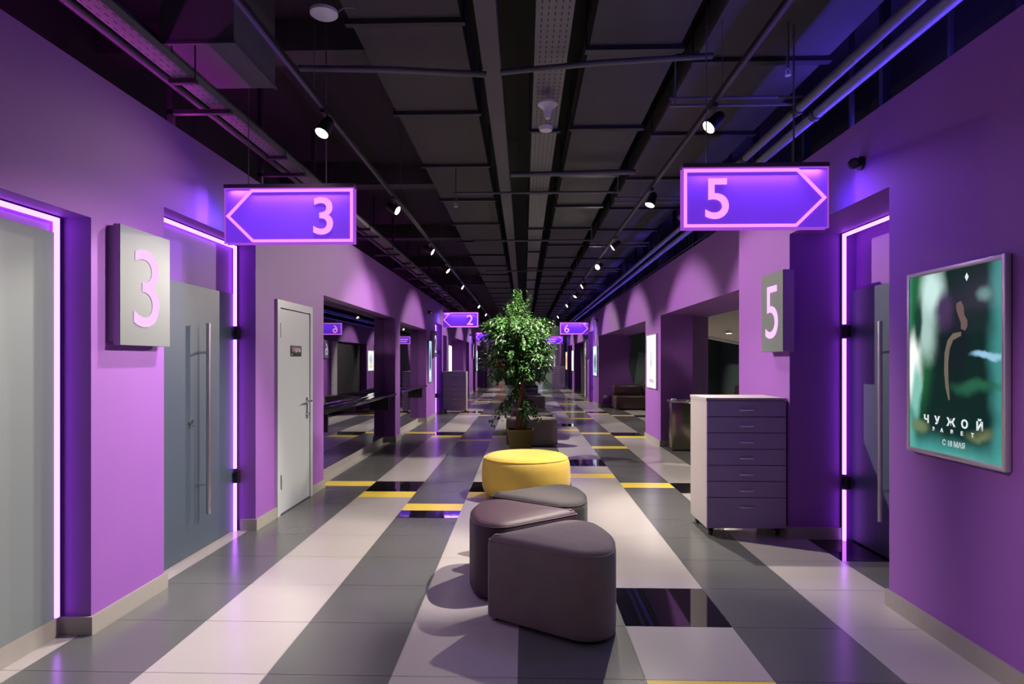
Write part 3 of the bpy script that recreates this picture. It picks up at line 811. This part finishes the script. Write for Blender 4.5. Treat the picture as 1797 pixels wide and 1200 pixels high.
# ------------------------------------------------------------------ lighting tracks and spots
def track(x, label):
    t = thing('lighting_track', label, 'lighting track', (x, 0, 3.30), group='black ceiling lighting tracks')
    MB().box(-.018, .018, -3.5, 40, 0, .034).build('rail', M_DARKMETAL, t)
    MB().box(-.007, .007, -3.5, 40, -.002, .001).build('slot', M_PIPE, t)
    for yy in (-2, 1.0, 4.3, 7.3, 10.9, 13.9, 16.9, 19.8, 25, 31, 37):
        MB().tube([(0, yy, .034), (0, yy, .9)], .003, 5).build('suspension_wire', M_PIPE, t)
    return t
track(-1.44, 'long black spotlight track on the left side of the ceiling')
track(1.335, 'long black spotlight track on the right side of the ceiling')
M_GLOW = emat('warm_lamp_lens', (1.0, .78, .52), 22)
NTH = ['nearest to the camera'] + [w + ' from the camera' for w in 'second third fourth fifth sixth seventh eighth ninth tenth eleventh twelfth thirteenth fourteenth'.split()]
ORD = ['nearest to the camera', 'second from the camera', 'third from the camera', 'fourth from the camera', 'fifth from the camera', 'sixth from the camera', 'seventh from the camera', 'eighth from the camera', 'ninth from the camera', 'tenth from the camera', 'eleventh from the camera, added to light the end wall', 'twelfth from the camera']
def make_lamp():
    t = thing('track_spotlight', 'x', 'spotlight', (0, 0, 3.30))
    MB().box(-.016, .016, -.05, .05, -.028, 0).build('adapter', M_DARKMETAL, t)
    MB().tube([(0, 0, -.028), (0, 0, -.085)], .007, 8).build('stem', M_STEEL, t)
    h = MB(); h.lathe([(.0, .085), (.036, .085), (.044, .06), (.047, .0), (.052, -.055), (.048, -.055), (.046, -.048)], n=22)
    hd = h.build('head', M_DARKMETAL, t); hd.location = (0, 0, -.125)
    l = MB(); l.lathe([(0, -.060), (.030, -.058), (.047, -.052), (.047, -.046), (0, -.046)], n=20); l.build('lens', M_GLOW, hd)
    return t
LAMP0 = make_lamp()
SPD = bpy.data.lights.new('spot_beam', 'SPOT'); SPD.energy = SPOT_W; SPD.color = WARM; SPD.spot_size = R(57); SPD.spot_blend = .42; SPD.shadow_soft_size = .03
SPILL = bpy.data.lights.new('spot_spill', 'SPOT'); SPILL.energy = SPOT_W*.055; SPILL.color = WARM; SPILL.spot_size = R(135); SPILL.spot_blend = 1.0; SPILL.shadow_soft_size = .04
first = [True]
def lamp(x, y, target, label, on=True, k=1, size=None):
    if first[0]: t = LAMP0; first[0] = False
    else: t = copy_tree(LAMP0)
    t.location = (x, y, 3.30); tag(t, label, None, 'spotlights on the two ceiling tracks')
    hd = [c for c in t.children if c.name.startswith('head')][0]
    d = Vector(target) - Vector((x, y, 3.175))
    hd.rotation_euler = d.to_track_quat('-Z', 'Y').to_euler()
    if on:
        dd = SPD
        if k != 1 or size: dd = SPD.copy(); dd.energy = SPOT_W*k
        if size: dd.spot_size = R(size)
        if size and size > 100: dd.spot_blend = .95
        o = bpy.data.objects.new('beam', dd); COL.objects.link(o); o.parent = hd; o.location = (0, 0, -.075)
        if y < 12:
            o = bpy.data.objects.new('spill', SPILL); COL.objects.link(o); o.parent = hd; o.location = (0, 0, -.075)
    else:
        ln = [c for c in hd.children if c.name.startswith('lens')][0]
        ln.data = ln.data.copy(); ln.data.materials[0] = M_FRAME
    return t
lefts = [4.52, 6.94, 9.6, 11.6, 14.3, 19.5, 23.0, 28.0, 32.6, 38.0]  # last one is an unseen lamp added to brighten the end wall
rights = [4.5, 6.68, 9.28, 11.3, 14.2, 16.3, 19.2, 24.2, 28.5, 33.5, 38.6]  # the farthest is likewise added to light the end wall
aimL = {4.52: (-2.3, 3.0, .3), 6.94: (2.4, 6.0, .9), 9.6: (2.37, 9.2, 1.0), 11.6: (2.2, 10.9, .2), 14.3: (2.37, 13.5, 1.1), 19.5: (2.37, 17.8, 1.1), 38.0: (-1.2, 46.4, .8)}
aimR = {4.5: (-1.9, 3.6, 0), 6.68: (.1, 5.9, 0), 9.28: (-2.0, 9.5, .9), 11.3: (-2.3, 7.7, .9), 14.2: (-2.3, 13.6, 1.1), 16.3: (-1.0, 15.5, 0), 38.6: (1.4, 46.4, .8)}
for i, y in enumerate(lefts):
    lamp(-1.44, y, aimL.get(y, (2.3, y - 1.0, 1.0)), 'black spotlight on the left ceiling track, ' + ORD[i] + (', its lens turned away' if i == 1 else ''), k=(.32 if i == 0 else 1))
for i, y in enumerate(rights):
    lamp(1.335, y, aimR.get(y, (-2.3, y - 1.0, 1.0)), 'lit black spotlight on the right ceiling track, ' + ORD[i], k={0: 1.0, 1: .75}.get(i, 1), size={0: 70, 1: 115, 2: 64}.get(i))
# the same tracks carry on over the camera's head
lamp(-1.44, 1.2, (2.2, 1.1, .9), 'black spotlight on the left ceiling track above the camera', k=.5)
lamp(1.335, 1.4, (-1.6, .4, .1), 'black spotlight on the right ceiling track above the camera')

# ------------------------------------------------------------------ ceiling services
def duct(x0, x1, y0, y1, z0, z1, label, name='ceiling_duct', m=M_DUCT, cat='duct', step=1.55, off=.3, bw=.05, grp=None):
    t = thing(name, label, cat, ((x0+x1)/2, y0, z0), group=grp)
    w = (x1 - x0)/2
    MB().box(-w, w, 0, y1 - y0, 0, z1 - z0).build('casing', m, t)
    y = off
    while y < y1 - y0 - .1:
        b = MB(); b.box(-w - .03, w + .03, y, y + bw, -.035, -.001); b.tube([(-w - .02, y + bw/2, -.03), (-w - .02, y + bw/2, 4.2 - z0)], .006, 5); b.tube([(w + .02, y + bw/2, -.03), (w + .02, y + bw/2, 4.2 - z0)], .006, 5)
        b.build('bracket', M_BRACKET, t); y += step
    return t
duct(-1.16, -.42, .5, 42, 3.76, 4.0, 'wide flat grey duct running along the ceiling left of the middle beam', grp='flat ceiling ducts', off=.55)
duct(.47, 1.12, .5, 42, 3.76, 4.0, 'flat grey duct running along the ceiling right of the perforated tray', grp='flat ceiling ducts', off=.95, bw=.07)
duct(1.30, 2.28, .5, 42, 3.78, 4.0, 'wide flat grey duct along the ceiling nearest to the right wall', grp='flat ceiling ducts', off=1.2, bw=.07)
MB_ = MB(); MB_.box(-.31, -.175, .3, 44, 3.68, 3.82)
tag(MB_.build('ceiling_beam', mat('dark_grey_beam_paint', (.085, .08, .095), .6, var=.1)), 'straight grey steel beam running down the middle of the ceiling', 'beam')
# perforated trays
def perf_mat(name, col):
    m, nt, b = nodes_mat(name)
    b.inputs['Roughness'].default_value = .5; b.inputs['Metallic'].default_value = .2
    N = nt.nodes.new; Lk = nt.links.new
    tc = N('ShaderNodeTexCoord'); sx = N('ShaderNodeSeparateXYZ'); Lk(tc.outputs['Object'], sx.inputs[0])
    def slot(inp, period, duty):
        a = N('ShaderNodeMath'); a.operation = 'MULTIPLY'; a.inputs[1].default_value = 1/period; Lk(inp, a.inputs[0])
        f = N('ShaderNodeMath'); f.operation = 'FRACT'; Lk(a.outputs[0], f.inputs[0])
        l = N('ShaderNodeMath'); l.operation = 'LESS_THAN'; l.inputs[1].default_value = duty; Lk(f.outputs[0], l.inputs[0])
        return l.outputs[0]
    a = slot(sx.outputs['X'], .042, .2); c = slot(sx.outputs['Y'], .07, .5)
    mu = N('ShaderNodeMath'); mu.operation = 'MULTIPLY'; Lk(a, mu.inputs[0]); Lk(c, mu.inputs[1])
    mx = N('ShaderNodeMix'); mx.data_type = 'RGBA'; mx.inputs[6].default_value = (*col, 1); mx.inputs[7].default_value = (.008, .008, .008, 1)
    Lk(mu.outputs[0], mx.inputs[0]); Lk(mx.outputs[2], b.inputs['Base Color'])
    return m
M_PERF = perf_mat('perforated_tray_steel', (.16, .155, .165))
def tray(x0, x1, y0, y1, z, label, step=1.5, off=.2, rt=4.2):
    t = thing('cable_tray', label, 'cable tray', ((x0+x1)/2, y0, z), group='perforated cable trays'); w = (x1-x0)/2; L = y1 - y0
    m = MB(); m.box(-w, w, 0, L, 0, .003); m.box(-w - .003, -w, 0, L, 0, .05); m.box(w, w + .003, 0, L, 0, .05); m.build('channel', M_PERF, t)
    c = MB()
    for k in range(4):
        xx = -w*.7 + k*w*.45; c.tube([(xx, 0, .018), (xx + .01, L*.5, .02), (xx, L, .018)], .012, 6)
    c.build('cables', M_FOOT, t)
    y = off
    while y < L:
        b = MB(); b.box(-w - .03, w + .03, y, y + .035, -.03, -.001); b.tube([(-w - .02, y + .017, -.03), (-w - .02, y + .017, rt - z)], .005, 5); b.tube([(w + .02, y + .017, -.03), (w + .02, y + .017, rt - z)], .005, 5)
        b.build('bracket', M_BRACKET, t); y += step
    return t
tray(.075, .305, .5, 42, 3.66, 'perforated cable tray running along the ceiling right of the beam', off=1.0, step=2.2, rt=4.195)
tray(-2.20, -2.09, .5, 40, 3.27, 'narrow perforated cable tray above the left wall, lit violet', off=.4, step=1.5, rt=3.48)
# conduits along the left wall top
for (x, z, r, lab) in [(-2.36, 3.36, .03, 'dark pipe just above the left wall top'), (-2.41, 3.58, .045, 'thicker dark pipe high above the left wall top'), (-2.36, 3.455, .012, 'thin dark conduit above the left wall, between pipe and tray')]:
    tag(MB().tube([(x, .5, z), (x, 44, z)], r, 10).build('service_pipe', mat('black_pipe_paint', (.035, .03, .045), .5), None), lab, 'pipe', 'pipes above the left wall')
for k in range(14):
    y = 1.35 + k*1.5
    b = MB(); b.box(-2.50, -2.46, y, y + .04, 3.09, 4.2); b.box(-2.50, -2.05, y, y + .04, 3.225, 3.255)
    tag(b.build('support_bracket', M_BRACKET), 'dark steel bracket on the left wall top under the cable tray, ' + NTH[k], 'bracket', 'steel brackets on the left wall top')
# blue-lit pipes near the right wall
for (x, z, r, lab) in [(2.03, 3.36, .034, 'blue-lit ceiling pipe by the right wall, the left one of the pair'), (2.16, 3.32, .038, 'blue-lit ceiling pipe by the right wall, the right one of the pair')]:
    pts = [(x, .5, z), (x, 8.3, z), (x + .16, 8.6, z), (x + .16, 44, z)]
    p = thing('service_pipe', lab, 'pipe', (0, 0, 0), group='pair of pipes near the right wall')
    MB().tube(pts, r, 12).build('pipe', M_PIPE_L, p)
    for yy in (2.1, 3.0, 4.75, 5.9, 7.6): MB().lathe([(r + .008, -.03), (r + .008, .03)], (x, yy, z), 12, axis=(0, 1, 0)).build('coupling', M_BRACKET, p)
# cross conduits and rails
for i, y in enumerate((4.72, 7.6, 10.5, 13.5, 16.5, 19.5)):
    b = MB(); b.tube([(1.08, y, 3.44), (2.06, y, 3.44)], .012, 8); b.box(1.08, 2.02, y - .01, y + .012, 3.38, 3.395)
    b.tube([(1.12, y, 3.38), (1.12, y, 3.78)], .006, 5)
    tag(b.build('support_rail', M_PIPE_L), 'pale double support rail crossing the ceiling by the right wall, ' + ORD[i], 'rail', 'double support rails under the right ceiling duct')
for i, (pts, r) in enumerate([([(-1.62, 4.5, 3.60), (-.95, 4.52, 3.59), (-.27, 4.55, 3.56)], .022), ([(-.17, 4.5, 3.55), (.5, 4.45, 3.585), (1.3, 4.4, 3.60)], .020), ([(-.15, 7.15, 3.60), (1.25, 7.15, 3.62)], .030), ([(-.9, 8.0, 3.62), (1.2, 8.0, 3.62)], .016), ([(-.9, 11.2, 3.62), (1.2, 11.2, 3.62)], .018), ([(-.9, 15.0, 3.62), (1.9, 15.0, 3.62)], .018)]):
    tag(MB().tube(pts, r, 10).build('cross_conduit', M_PIPE), ['dark conduit crossing the ceiling left of the beam, ending over the 3 sign', 'dark conduit crossing the ceiling under the perforated tray, nearest to the camera', 'thick dark conduit crossing the ceiling left of the hanging 5 sign', 'thin conduit crossing the ceiling beyond the thick one', 'dark conduit crossing the ceiling, the last but one before the tree top', 'farthest dark conduit crossing the ceiling'][i], 'conduit', 'conduits crossing the ceiling')
# box duct on the left
t = thing('ventilation_box', 'dark box duct with a violet-lit underside above the left wall', 'duct', (-2.07, 4.26, 3.5))
MB().box(-.24, .24, -.33, .33, 0, .7).build('casing', mat('dark_box_board', (.11, .10, .12), .7, var=.1), t)
e = MB(); e.box(.24, .252, -.34, .34, -.006, .012); e.box(-.252, .24, -.342, -.33, -.006, .012); e.box(-.252, -.24, -.33, .34, -.006, .012)
e.build('flange', M_PIPE, t)
# ceiling speaker disc, sensor, emergency lamp
sp_ = thing('ceiling_speaker', 'round off-white ceiling disc near the top edge, left of the flat duct', 'speaker', (-1.285, 4.02, 3.72))
MB().lathe([(.0, -.010), (.078, -.008), (.088, 0), (.088, .02), (.0, .02)], n=30).build('disc', M_WHITE, sp_)
MB().tube([(.08, 0, .01), (.13, 0, .04), (.2, 0, .04)], .006, 6).build('arm', M_PIPE_L, sp_)
MB().tube([(0, 0, .02), (0, 0, .48)], .006, 6).build('rod', M_PIPE_L, sp_)
sn = thing('wireless_access_point', 'pale mushroom-shaped device hanging under the perforated ceiling tray', 'ceiling device', (.19, 5.12, 3.45))
MB().lathe([(.0, .0), (.018, .004), (.026, .02), (.030, .055), (.045, .085), (.080, .115), (.080, .135), (.06, .15), (.0, .155)], n=28).build('shell', M_WHITE, sn)
MB().tube([(0, 0, .15), (0, 0, .208)], .008, 6).build('mount', M_WHITE, sn)
sk = thing('smoke_detector', 'small round white smoke detector under the perforated ceiling tray', 'smoke detector', (.185, 5.40, 3.46))
MB().lathe([(.0, -.006), (.05, -.002), (.062, .02), (.062, .03), (.0, .03)], n=26).build('cap', M_WHITE, sk)
MB().tube([(0, 0, .03), (0, 0, .197)], .007, 6).build('mount', M_WHITE, sk)
for (x, y, z, lab) in [(1.78, 4.32, 3.42, 'tiny sprinkler head hanging from the ceiling above the 5 sign'), (-.80, 7.4, 3.30, 'tiny sprinkler head hanging below the left flat duct')]:
    s_ = thing('sprinkler_head', lab, 'sprinkler', (x, y, z), group='ceiling sprinkler heads')
    MB().tube([(0, 0, .05), (0, 0, 3.76 - z if x < 0 else .36)], .009, 8).build('pipe', M_PIPE, s_)
    b = MB(); b.lathe([(.02, 0), (.02, .004)], n=12); b.tube([(-.012, 0, .004), (-.014, 0, .03), (0, 0, .05)], .004, 5); b.tube([(.012, 0, .004), (.014, 0, .03), (0, 0, .05)], .004, 5)
    b.build('deflector', M_WHITE, s_)
# dark hanging gear on the right above the wall: straps and small blue uplights
for k in range(12):
    y = 3.4 + k*1.3
    b = MB(); b.box(2.62, 2.68, y, y + .05, 3.12, 4.2); b.tube([(2.45 + .1*(k % 3), y + .3, 3.095), (2.45 + .1*(k % 3), y + .3, 4.2)], .02, 6)
    tag(b.build('support_strut', M_BRACKET), 'dark vertical steel strut rising behind the right wall top, ' + NTH[k], 'strut', 'steel struts behind the right wall top')
M_BLUE = emat('blue_uplight_lens', (.30, .22, 1.0), 6)
def uplight(x, y, z, lab, e, col=(.14, .07, 1.0), vis=M_BLUE, spread=R(150)):
    t = thing('cove_uplight', lab, 'uplight', (x, y, z), group='coloured uplights on the wall tops')
    b = MB(); b.lathe([(.03, 0), (.045, .01), (.045, .05), (.04, .05), (.035, .03)], n=14); b.build('housing', M_DARKMETAL, t)
    b = MB(); b.lathe([(.0, .04), (.036, .04), (.036, .035)], n=14); b.build('lens', vis, t)
    light('beam', 'SPOT', (0, 0, .06), e, col, t, (0, 0, 1), spot_size=spread, spot_blend=.8, shadow_soft_size=.03)
n_ = ['above the near poster', 'above the lit doorway beside the 5 sign', 'above the first lounge opening', 'above the pier poster', 'above the second lounge opening', 'above the pale blue poster', 'above the far lounge opening']
for i, y in enumerate((2.4, 4.9, 8.6, 11.6, 15.2, 19.0, 24.5)):
    uplight(2.62, y, TOP, 'small blue uplight on the right wall top ' + n_[i], 30, spread=R(120))
M_MAG = emat('magenta_uplight_lens', (.8, .12, .7), 4)
m_ = ['above the nearest wall panel', 'above the box duct side', 'above the light grey door', 'above the wide mirror niche', 'above the narrow mirror niche', 'above the 2 doorway']
for i, y in enumerate((1.4, 3.9, 6.6, 9.6, 13.0, 17.5)):
    uplight(-2.9, y, TOP, 'small magenta uplight on the left wall top ' + m_[i], 7, (.75, .08, .75), M_MAG)

# ------------------------------------------------------------------ wall cameras
def wcam(x, y, z, side, lab):
    t = thing('security_camera', lab, 'camera', (x, y, z), group='small black cameras on the walls'); s = -side
    MB().lathe([(.045, 0), (.045, .018), (.03, .03), (0, .03)], n=18, axis=(s, 0, 0)).build('base', M_DARKMETAL, t)
    MB().lathe([(.0, -.04), (.03, -.038), (.036, -.02), (.036, .03), (.03, .04), (0, .045)], (s*.06, -.01, -.005), 18, axis=(s*.35, -.9, -.2)).build('body', M_DARKMETAL, t)
    MB().lathe([(.0, .048), (.022, .046), (.022, .04)], (s*.06, -.01, -.005), 14, axis=(s*.35, -.9, -.2)).build('lens', M_CHROME, t)
wcam(XR, 4.24, 2.80, 1, 'small black camera on the right wall beside the hanging 5 sign')
wcam(XL, 15.6, 2.69, -1, 'small black camera on the left wall before the hanging 2 sign')
wcam(XR2, 20.6, 2.80, 1, 'tiny black camera on the right wall above the pale blue poster')
wcam(XL, 27.4, 2.6, -1, 'tiny black camera far down the left wall')

# black sheet put in as shade, and white roller shutter, in the far right opening, also seen in the mirrors
pt = MB(); pt.box(2.66, 2.70, 25.27, 29.88, 0, 2.268)
struct('trim_5', pt, mat('opening_shade_black', (.010, .010, .012), .7))
pt = MB(); pt.box(3.12, 3.18, 31.32, 34.18, 0, 2.268)
struct('trim_6', pt, M_GREEN)
rs_ = thing('roller_shutter', 'white slatted roller shutter in the far right opening, seen in the wide wall mirror', 'shutter', (2.40, 24.84, 0))
b = MB()
for k in range(28): b.rbox(0, .018, -.40, .40, .01 + k*.075, .01 + k*.075 + .070, .006)
b.build('slats', M_WHITE, rs_)
MB().rbox(-.01, .10, -.42, .42, 2.11, 2.26, .01).build('shutter_box', M_WHITE, rs_)

# ------------------------------------------------------------------ lounge furniture, bin, socket
def sofa(x, y, rz, w, back, lab, arm=0):
    t = thing('sofa_module', lab, 'sofa', (x, y, 0), rz, 'brown leather sofa modules')
    MB().rbox(-w/2, w/2, 0, .85, .03, .42, .045, 3).build('seat', M_SOFA, t)
    MB().rbox(-w/2 + .005, w/2 - .005, .60 if not arm else .45, .86, .40, back, .07, 3).build('backrest', M_SOFA, t)
    for sx in (-1, 1):
        for yy in (.08, .77): MB().box(sx*(w/2 - .1) - .03, sx*(w/2 - .1) + .03, yy - .03, yy + .03, 0, .05).build('leg', M_FOOT, t)
sofa(3.20, 19.10, 0, .90, .74, 'dark brown leather sofa seat in the second lounge, next to the socket')
sofa(4.11, 19.10, 0, .90, .82, 'dark brown leather corner module right of the socket-side sofa seat')
sofa(5.03, 19.1, 0, .90, .78, 'dark brown leather sofa module seen through the first lounge opening, left one')
sofa(5.32, 17.6, -PI/2, .90, .80, 'dark brown leather sofa module along the lounge side wall')
t = thing('litter_bin', 'square brushed steel bin in the first lounge opening, beside the tall cabinet', 'bin', (2.66, 10.70, 0))
MB().rbox(-.22, .22, -.17, .17, .02, .80, .012).build('body', mat('olive_reflection_steel', (.30, .27, .20), .2, 1.0, var=.15, vscale=3), t)  # yellowish reflection is put into the colour of the steel
b = MB(); b.rbox(-.225, .225, -.175, .175, .80, .835, .008); b.build('lid', M_STEEL, t)
MB().box(-.20, .20, -.15, .15, 0, .02).build('base', M_FOOT, t)
b = MB(); b.box(2.45, 2.52, 10.54, 10.62, .8355, .862)
tag(b.build('crumpled_paper', M_WHITE), 'small crumpled white paper left on the steel bin', 'paper')
sk = thing('wall_socket', 'white double power socket low on the purple lounge wall', 'socket', (2.60, 20.18, .34))
MB().rbox(-.075, .075, 0, .02, -.042, .042, .004).build('plate', M_WHITE, sk)
for sx in (-.036, .036): MB().lathe([(.020, 0), (.020, .004), (0, .002)], (sx, 0, 0), 14, axis=(0, -1, 0)).build('outlet', M_PIPE, sk)

# ------------------------------------------------------------------ potted tree
tree = thing('potted_fig_tree', 'tall bushy artificial fig tree in a square olive planter in mid hall', 'potted tree', (-.06, 10.08, 0))
M_POT = mat('olive_glazed_planter', (.13, .105, .014), .28, var=.08, coat=.2)
M_BARK = mat('brown_bark', (.17, .085, .038), .85, var=.45, vscale=26, bump=.6, bscale=60)
M_LEAF = mat('glossy_green_leaf', (0.045, 0.130, 0.030), .28, var=.55, vscale=9)
M_TWIG = mat('olive_twig', (.10, .085, .03), .7)
p = MB(); lv = [(.155, 0), (.175, .18), (.205, .385), (.212, .385), (.212, .405), (.19, .405), (.187, .36)]
vs = []; fs = []
for (w, z) in lv: vs += [(-w, -w, z), (w, -w, z), (w, w, z), (-w, w, z)]
for i in range(len(lv)-1):
    for k in range(4): fs.append((i*4+k, i*4+(k+1) % 4, (i+1)*4+(k+1) % 4, (i+1)*4+k))
fs.append((3, 2, 1, 0)); p.add(vs, fs); p.build('planter', M_POT, tree)
so = MB(); so.rbox(-.184, .184, -.184, .184, .33, .372, .01); so.build('soil', mat('dark_soil', (.03, .02, .012), .95, var=.4, vscale=30, bump=.8, bscale=40), tree)
rnd = random.Random(11)
for s in range(5):
    ph = s*2*PI/5; pts = []; rs = []
    for k in range(26):
        u = k/25; z = .36 + u*1.55
        a = ph + u*5.2; rr = (.062 - .035*u) * (1 if s < 4 else .4)
        off = .055*math.sin(z*2.6) - .03
        pts.append((off + rr*math.cos(a), rr*math.sin(a), z)); rs.append(.046 - .026*u if s < 4 else .04 - .02*u)
    MB().tube(pts, rs, 8).build('trunk', M_BARK, tree)
def Rz(z):
    P = [(1.12, .10), (1.24, .36), (1.40, .50), (1.6, .50), (1.8, .47), (1.98, .52), (2.08, .50), (2.2, .27), (2.32, .14), (2.45, .07), (2.62, .03)]
    for (a, ra), (b, rb) in zip(P, P[1:]):
        if a <= z <= b: return ra + (rb-ra)*(z-a)/(b-a)
    return .1
lf = MB(); tw = MB()
def leaf(p, d, L, W):
    d = d.normalized(); up = Vector((rnd.uniform(-.5,.5), rnd.uniform(-.5,.5), 1)).normalized()
    s = d.cross(up)
    if s.length < .1: s = Vector((1, 0, 0))
    s.normalize(); n = s.cross(d).normalized()
    a = p; b = p + d*L*.35 + s*W - n*W*.35; c = p + d*L*.35 - s*W - n*W*.35; m = p + d*L*.4; e = p + d*L - n*L*.18
    b2 = p + d*L*.7 + s*W*.6 - n*(W*.3 + L*.06); c2 = p + d*L*.7 - s*W*.6 - n*(W*.3 + L*.06); m2 = p + d*L*.72 - n*L*.06
    lf.add([a, b, m, c, b2, m2, c2, e], [(0, 1, 2), (0, 2, 3), (1, 4, 5, 2), (2, 5, 6, 3), (4, 7, 5), (5, 7, 6)], 0, True)
def branch(p0, p1, droop, nl, L=.072, tuft=.05):
    pts = []
    for k in range(7):
        u = k/6; q = Vector(p0).lerp(Vector(p1), u); q.z += .10*math.sin(u*PI) * (1 if droop > 0 else 0) - droop*u*u
        pts.append(q)
    tw.tube(pts, [.007 - .005*k/6 for k in range(7)], 4, caps=False)
    for i in range(nl):
        u = rnd.random()**.6; f = u*6; k = min(5, int(f)); q = pts[k].lerp(pts[k+1], f-k)
        dr = (pts[k+1]-pts[k]).normalized()
        d = dr*rnd.uniform(.1, .9) + Vector((rnd.uniform(-1,1), rnd.uniform(-1,1), rnd.uniform(-.8,.35)))
        q = q + Vector((rnd.gauss(0, tuft*.6), rnd.gauss(0, tuft*.6), rnd.gauss(0, tuft*.6)))
        leaf(q, d, L*rnd.uniform(.7, 1.25), L*.24*rnd.uniform(.8, 1.2))
cx0 = -.05
for i in range(165):
    z = 1.18 + (2.12-1.18)*((i+.5)/165)**.9
    a = i*2.399 + rnd.uniform(-.3, .3); r = Rz(z)*rnd.uniform(.85, 1.22)
    branch((cx0 + .02*math.cos(a), .02*math.sin(a), z - .05 - rnd.uniform(0, .22)), (cx0 + r*math.cos(a), r*math.sin(a), z + .04), .08, 38, .082)
for i in range(26):
    z = 2.08 + .45*(i/26); a = i*2.399; r = Rz(z)*rnd.uniform(.7, 1.0)
    branch((cx0, 0, z - .12), (cx0 + r*math.cos(a), r*math.sin(a), z + .06), -.02, 22, .062, .03)
branch((cx0, 0, 1.9), (cx0 + .03, 0, 2.60), 0, 70, .06, .035)
branch((cx0 + .03, 0, 2.0), (cx0 + .19, 0, 2.54), 0, 50, .06, .03)
branch((cx0 - .03, 0, 1.95), (cx0 - .14, 0, 2.40), 0, 40, .06, .03)
branch((cx0, 0, 1.98), (-.60, -.05, 2.12), .03, 60, .07, .04)
branch((cx0, 0, 1.98), (.53, -.05, 2.14), .06, 60, .07, .04)
branch((.1, 0, 1.9), (.44, -.1, 1.70), .06, 30, .09, .03)
for (x, yv, z0, z1) in [(-.45, -.05, .95, .55), (-.30, -.18, 1.0, .62), (-.20, .15, 1.02, .72), (.20, -.12, .92, .70), (.33, 0, .90, .52), (.12, -.2, .88, .62), (.26, .12, .9, .66), (-.36, .1, .95, .72), (.06, -.16, .80, .50), (-.12, -.2, 1.02, .95)]:
    branch((0, 0, z0), (x, yv, z1), .04, 60, .075, .045)
lf.build('foliage', M_LEAF, tree); tw.build('twigs', M_TWIG, tree)

# ------------------------------------------------------------------ cove strips on the wall tops
def cove(x, lab, col, m, e, aim):
    t = thing('cove_light_strip', lab, 'light strip', (x, 0, TOP), group='hidden light strips on the wall tops')
    MB().box(-.012, .012, .5, 36, 0, .008).build('profile', M_DARKMETAL, t)
    MB().box(-.006, .006, .5, 36, .008, .012).build('diffuser', m, t)
    for k in range(7):
        l_ = light('strip_light', 'AREA', (0, 3 + 5*k, .013), e*(1 if k == 0 else .18), col, t, None, shape='RECTANGLE', size=.02, size_y=4.8)
        l_.rotation_euler = (0, R(180) + math.atan2(aim[0], aim[2]), 0)
cove(2.32, 'blue light strip lying on the right wall top, out of direct view', (.13, .07, 1.0), emat('blue_strip', (.2, .1, 1), 3), 34, (-.2, 0, 1))
cove(-2.45, 'magenta light strip lying on the left wall top, out of direct view', (.70, .06, .75), emat('magenta_strip', (.8, .1, .8), 1), 12, (.1, 0, 1))
for k, (x, y) in enumerate(((3.9, 8.6), (4.6, 11.5), (4.4, 15.0), (3.9, 18.2))):  # unseen lights added to brighten the lounge and its soffit
    t = thing('added_lounge_light', 'small unseen light added in the dark lounge ceiling, ' + NTH[k], 'ceiling light', (x, y, 2.985), group='added fill lights of the lounge ceiling')
    if k == 0: t.location.z = 2.72; t.location.x = 4.0; t.location.y = 8.4
    if k == 1: t.location = (4.9, 15.6, 2.985)
    MB().lathe([(.05, .014), (.055, -.004), (.04, -.006)], n=18).build('trim_ring', M_WHITE, t)
    MB().lathe([(.0, -.005), (.04, -.005), (.04, .01)], n=18).build('diffuser', M_GLOW, t)
    light('bulb', 'SPOT', (0, 0, -.03), 150 if k < 2 else 80, WARM, t, (0, 0, -1), spot_size=R(120), spot_blend=.5, shadow_soft_size=.04)
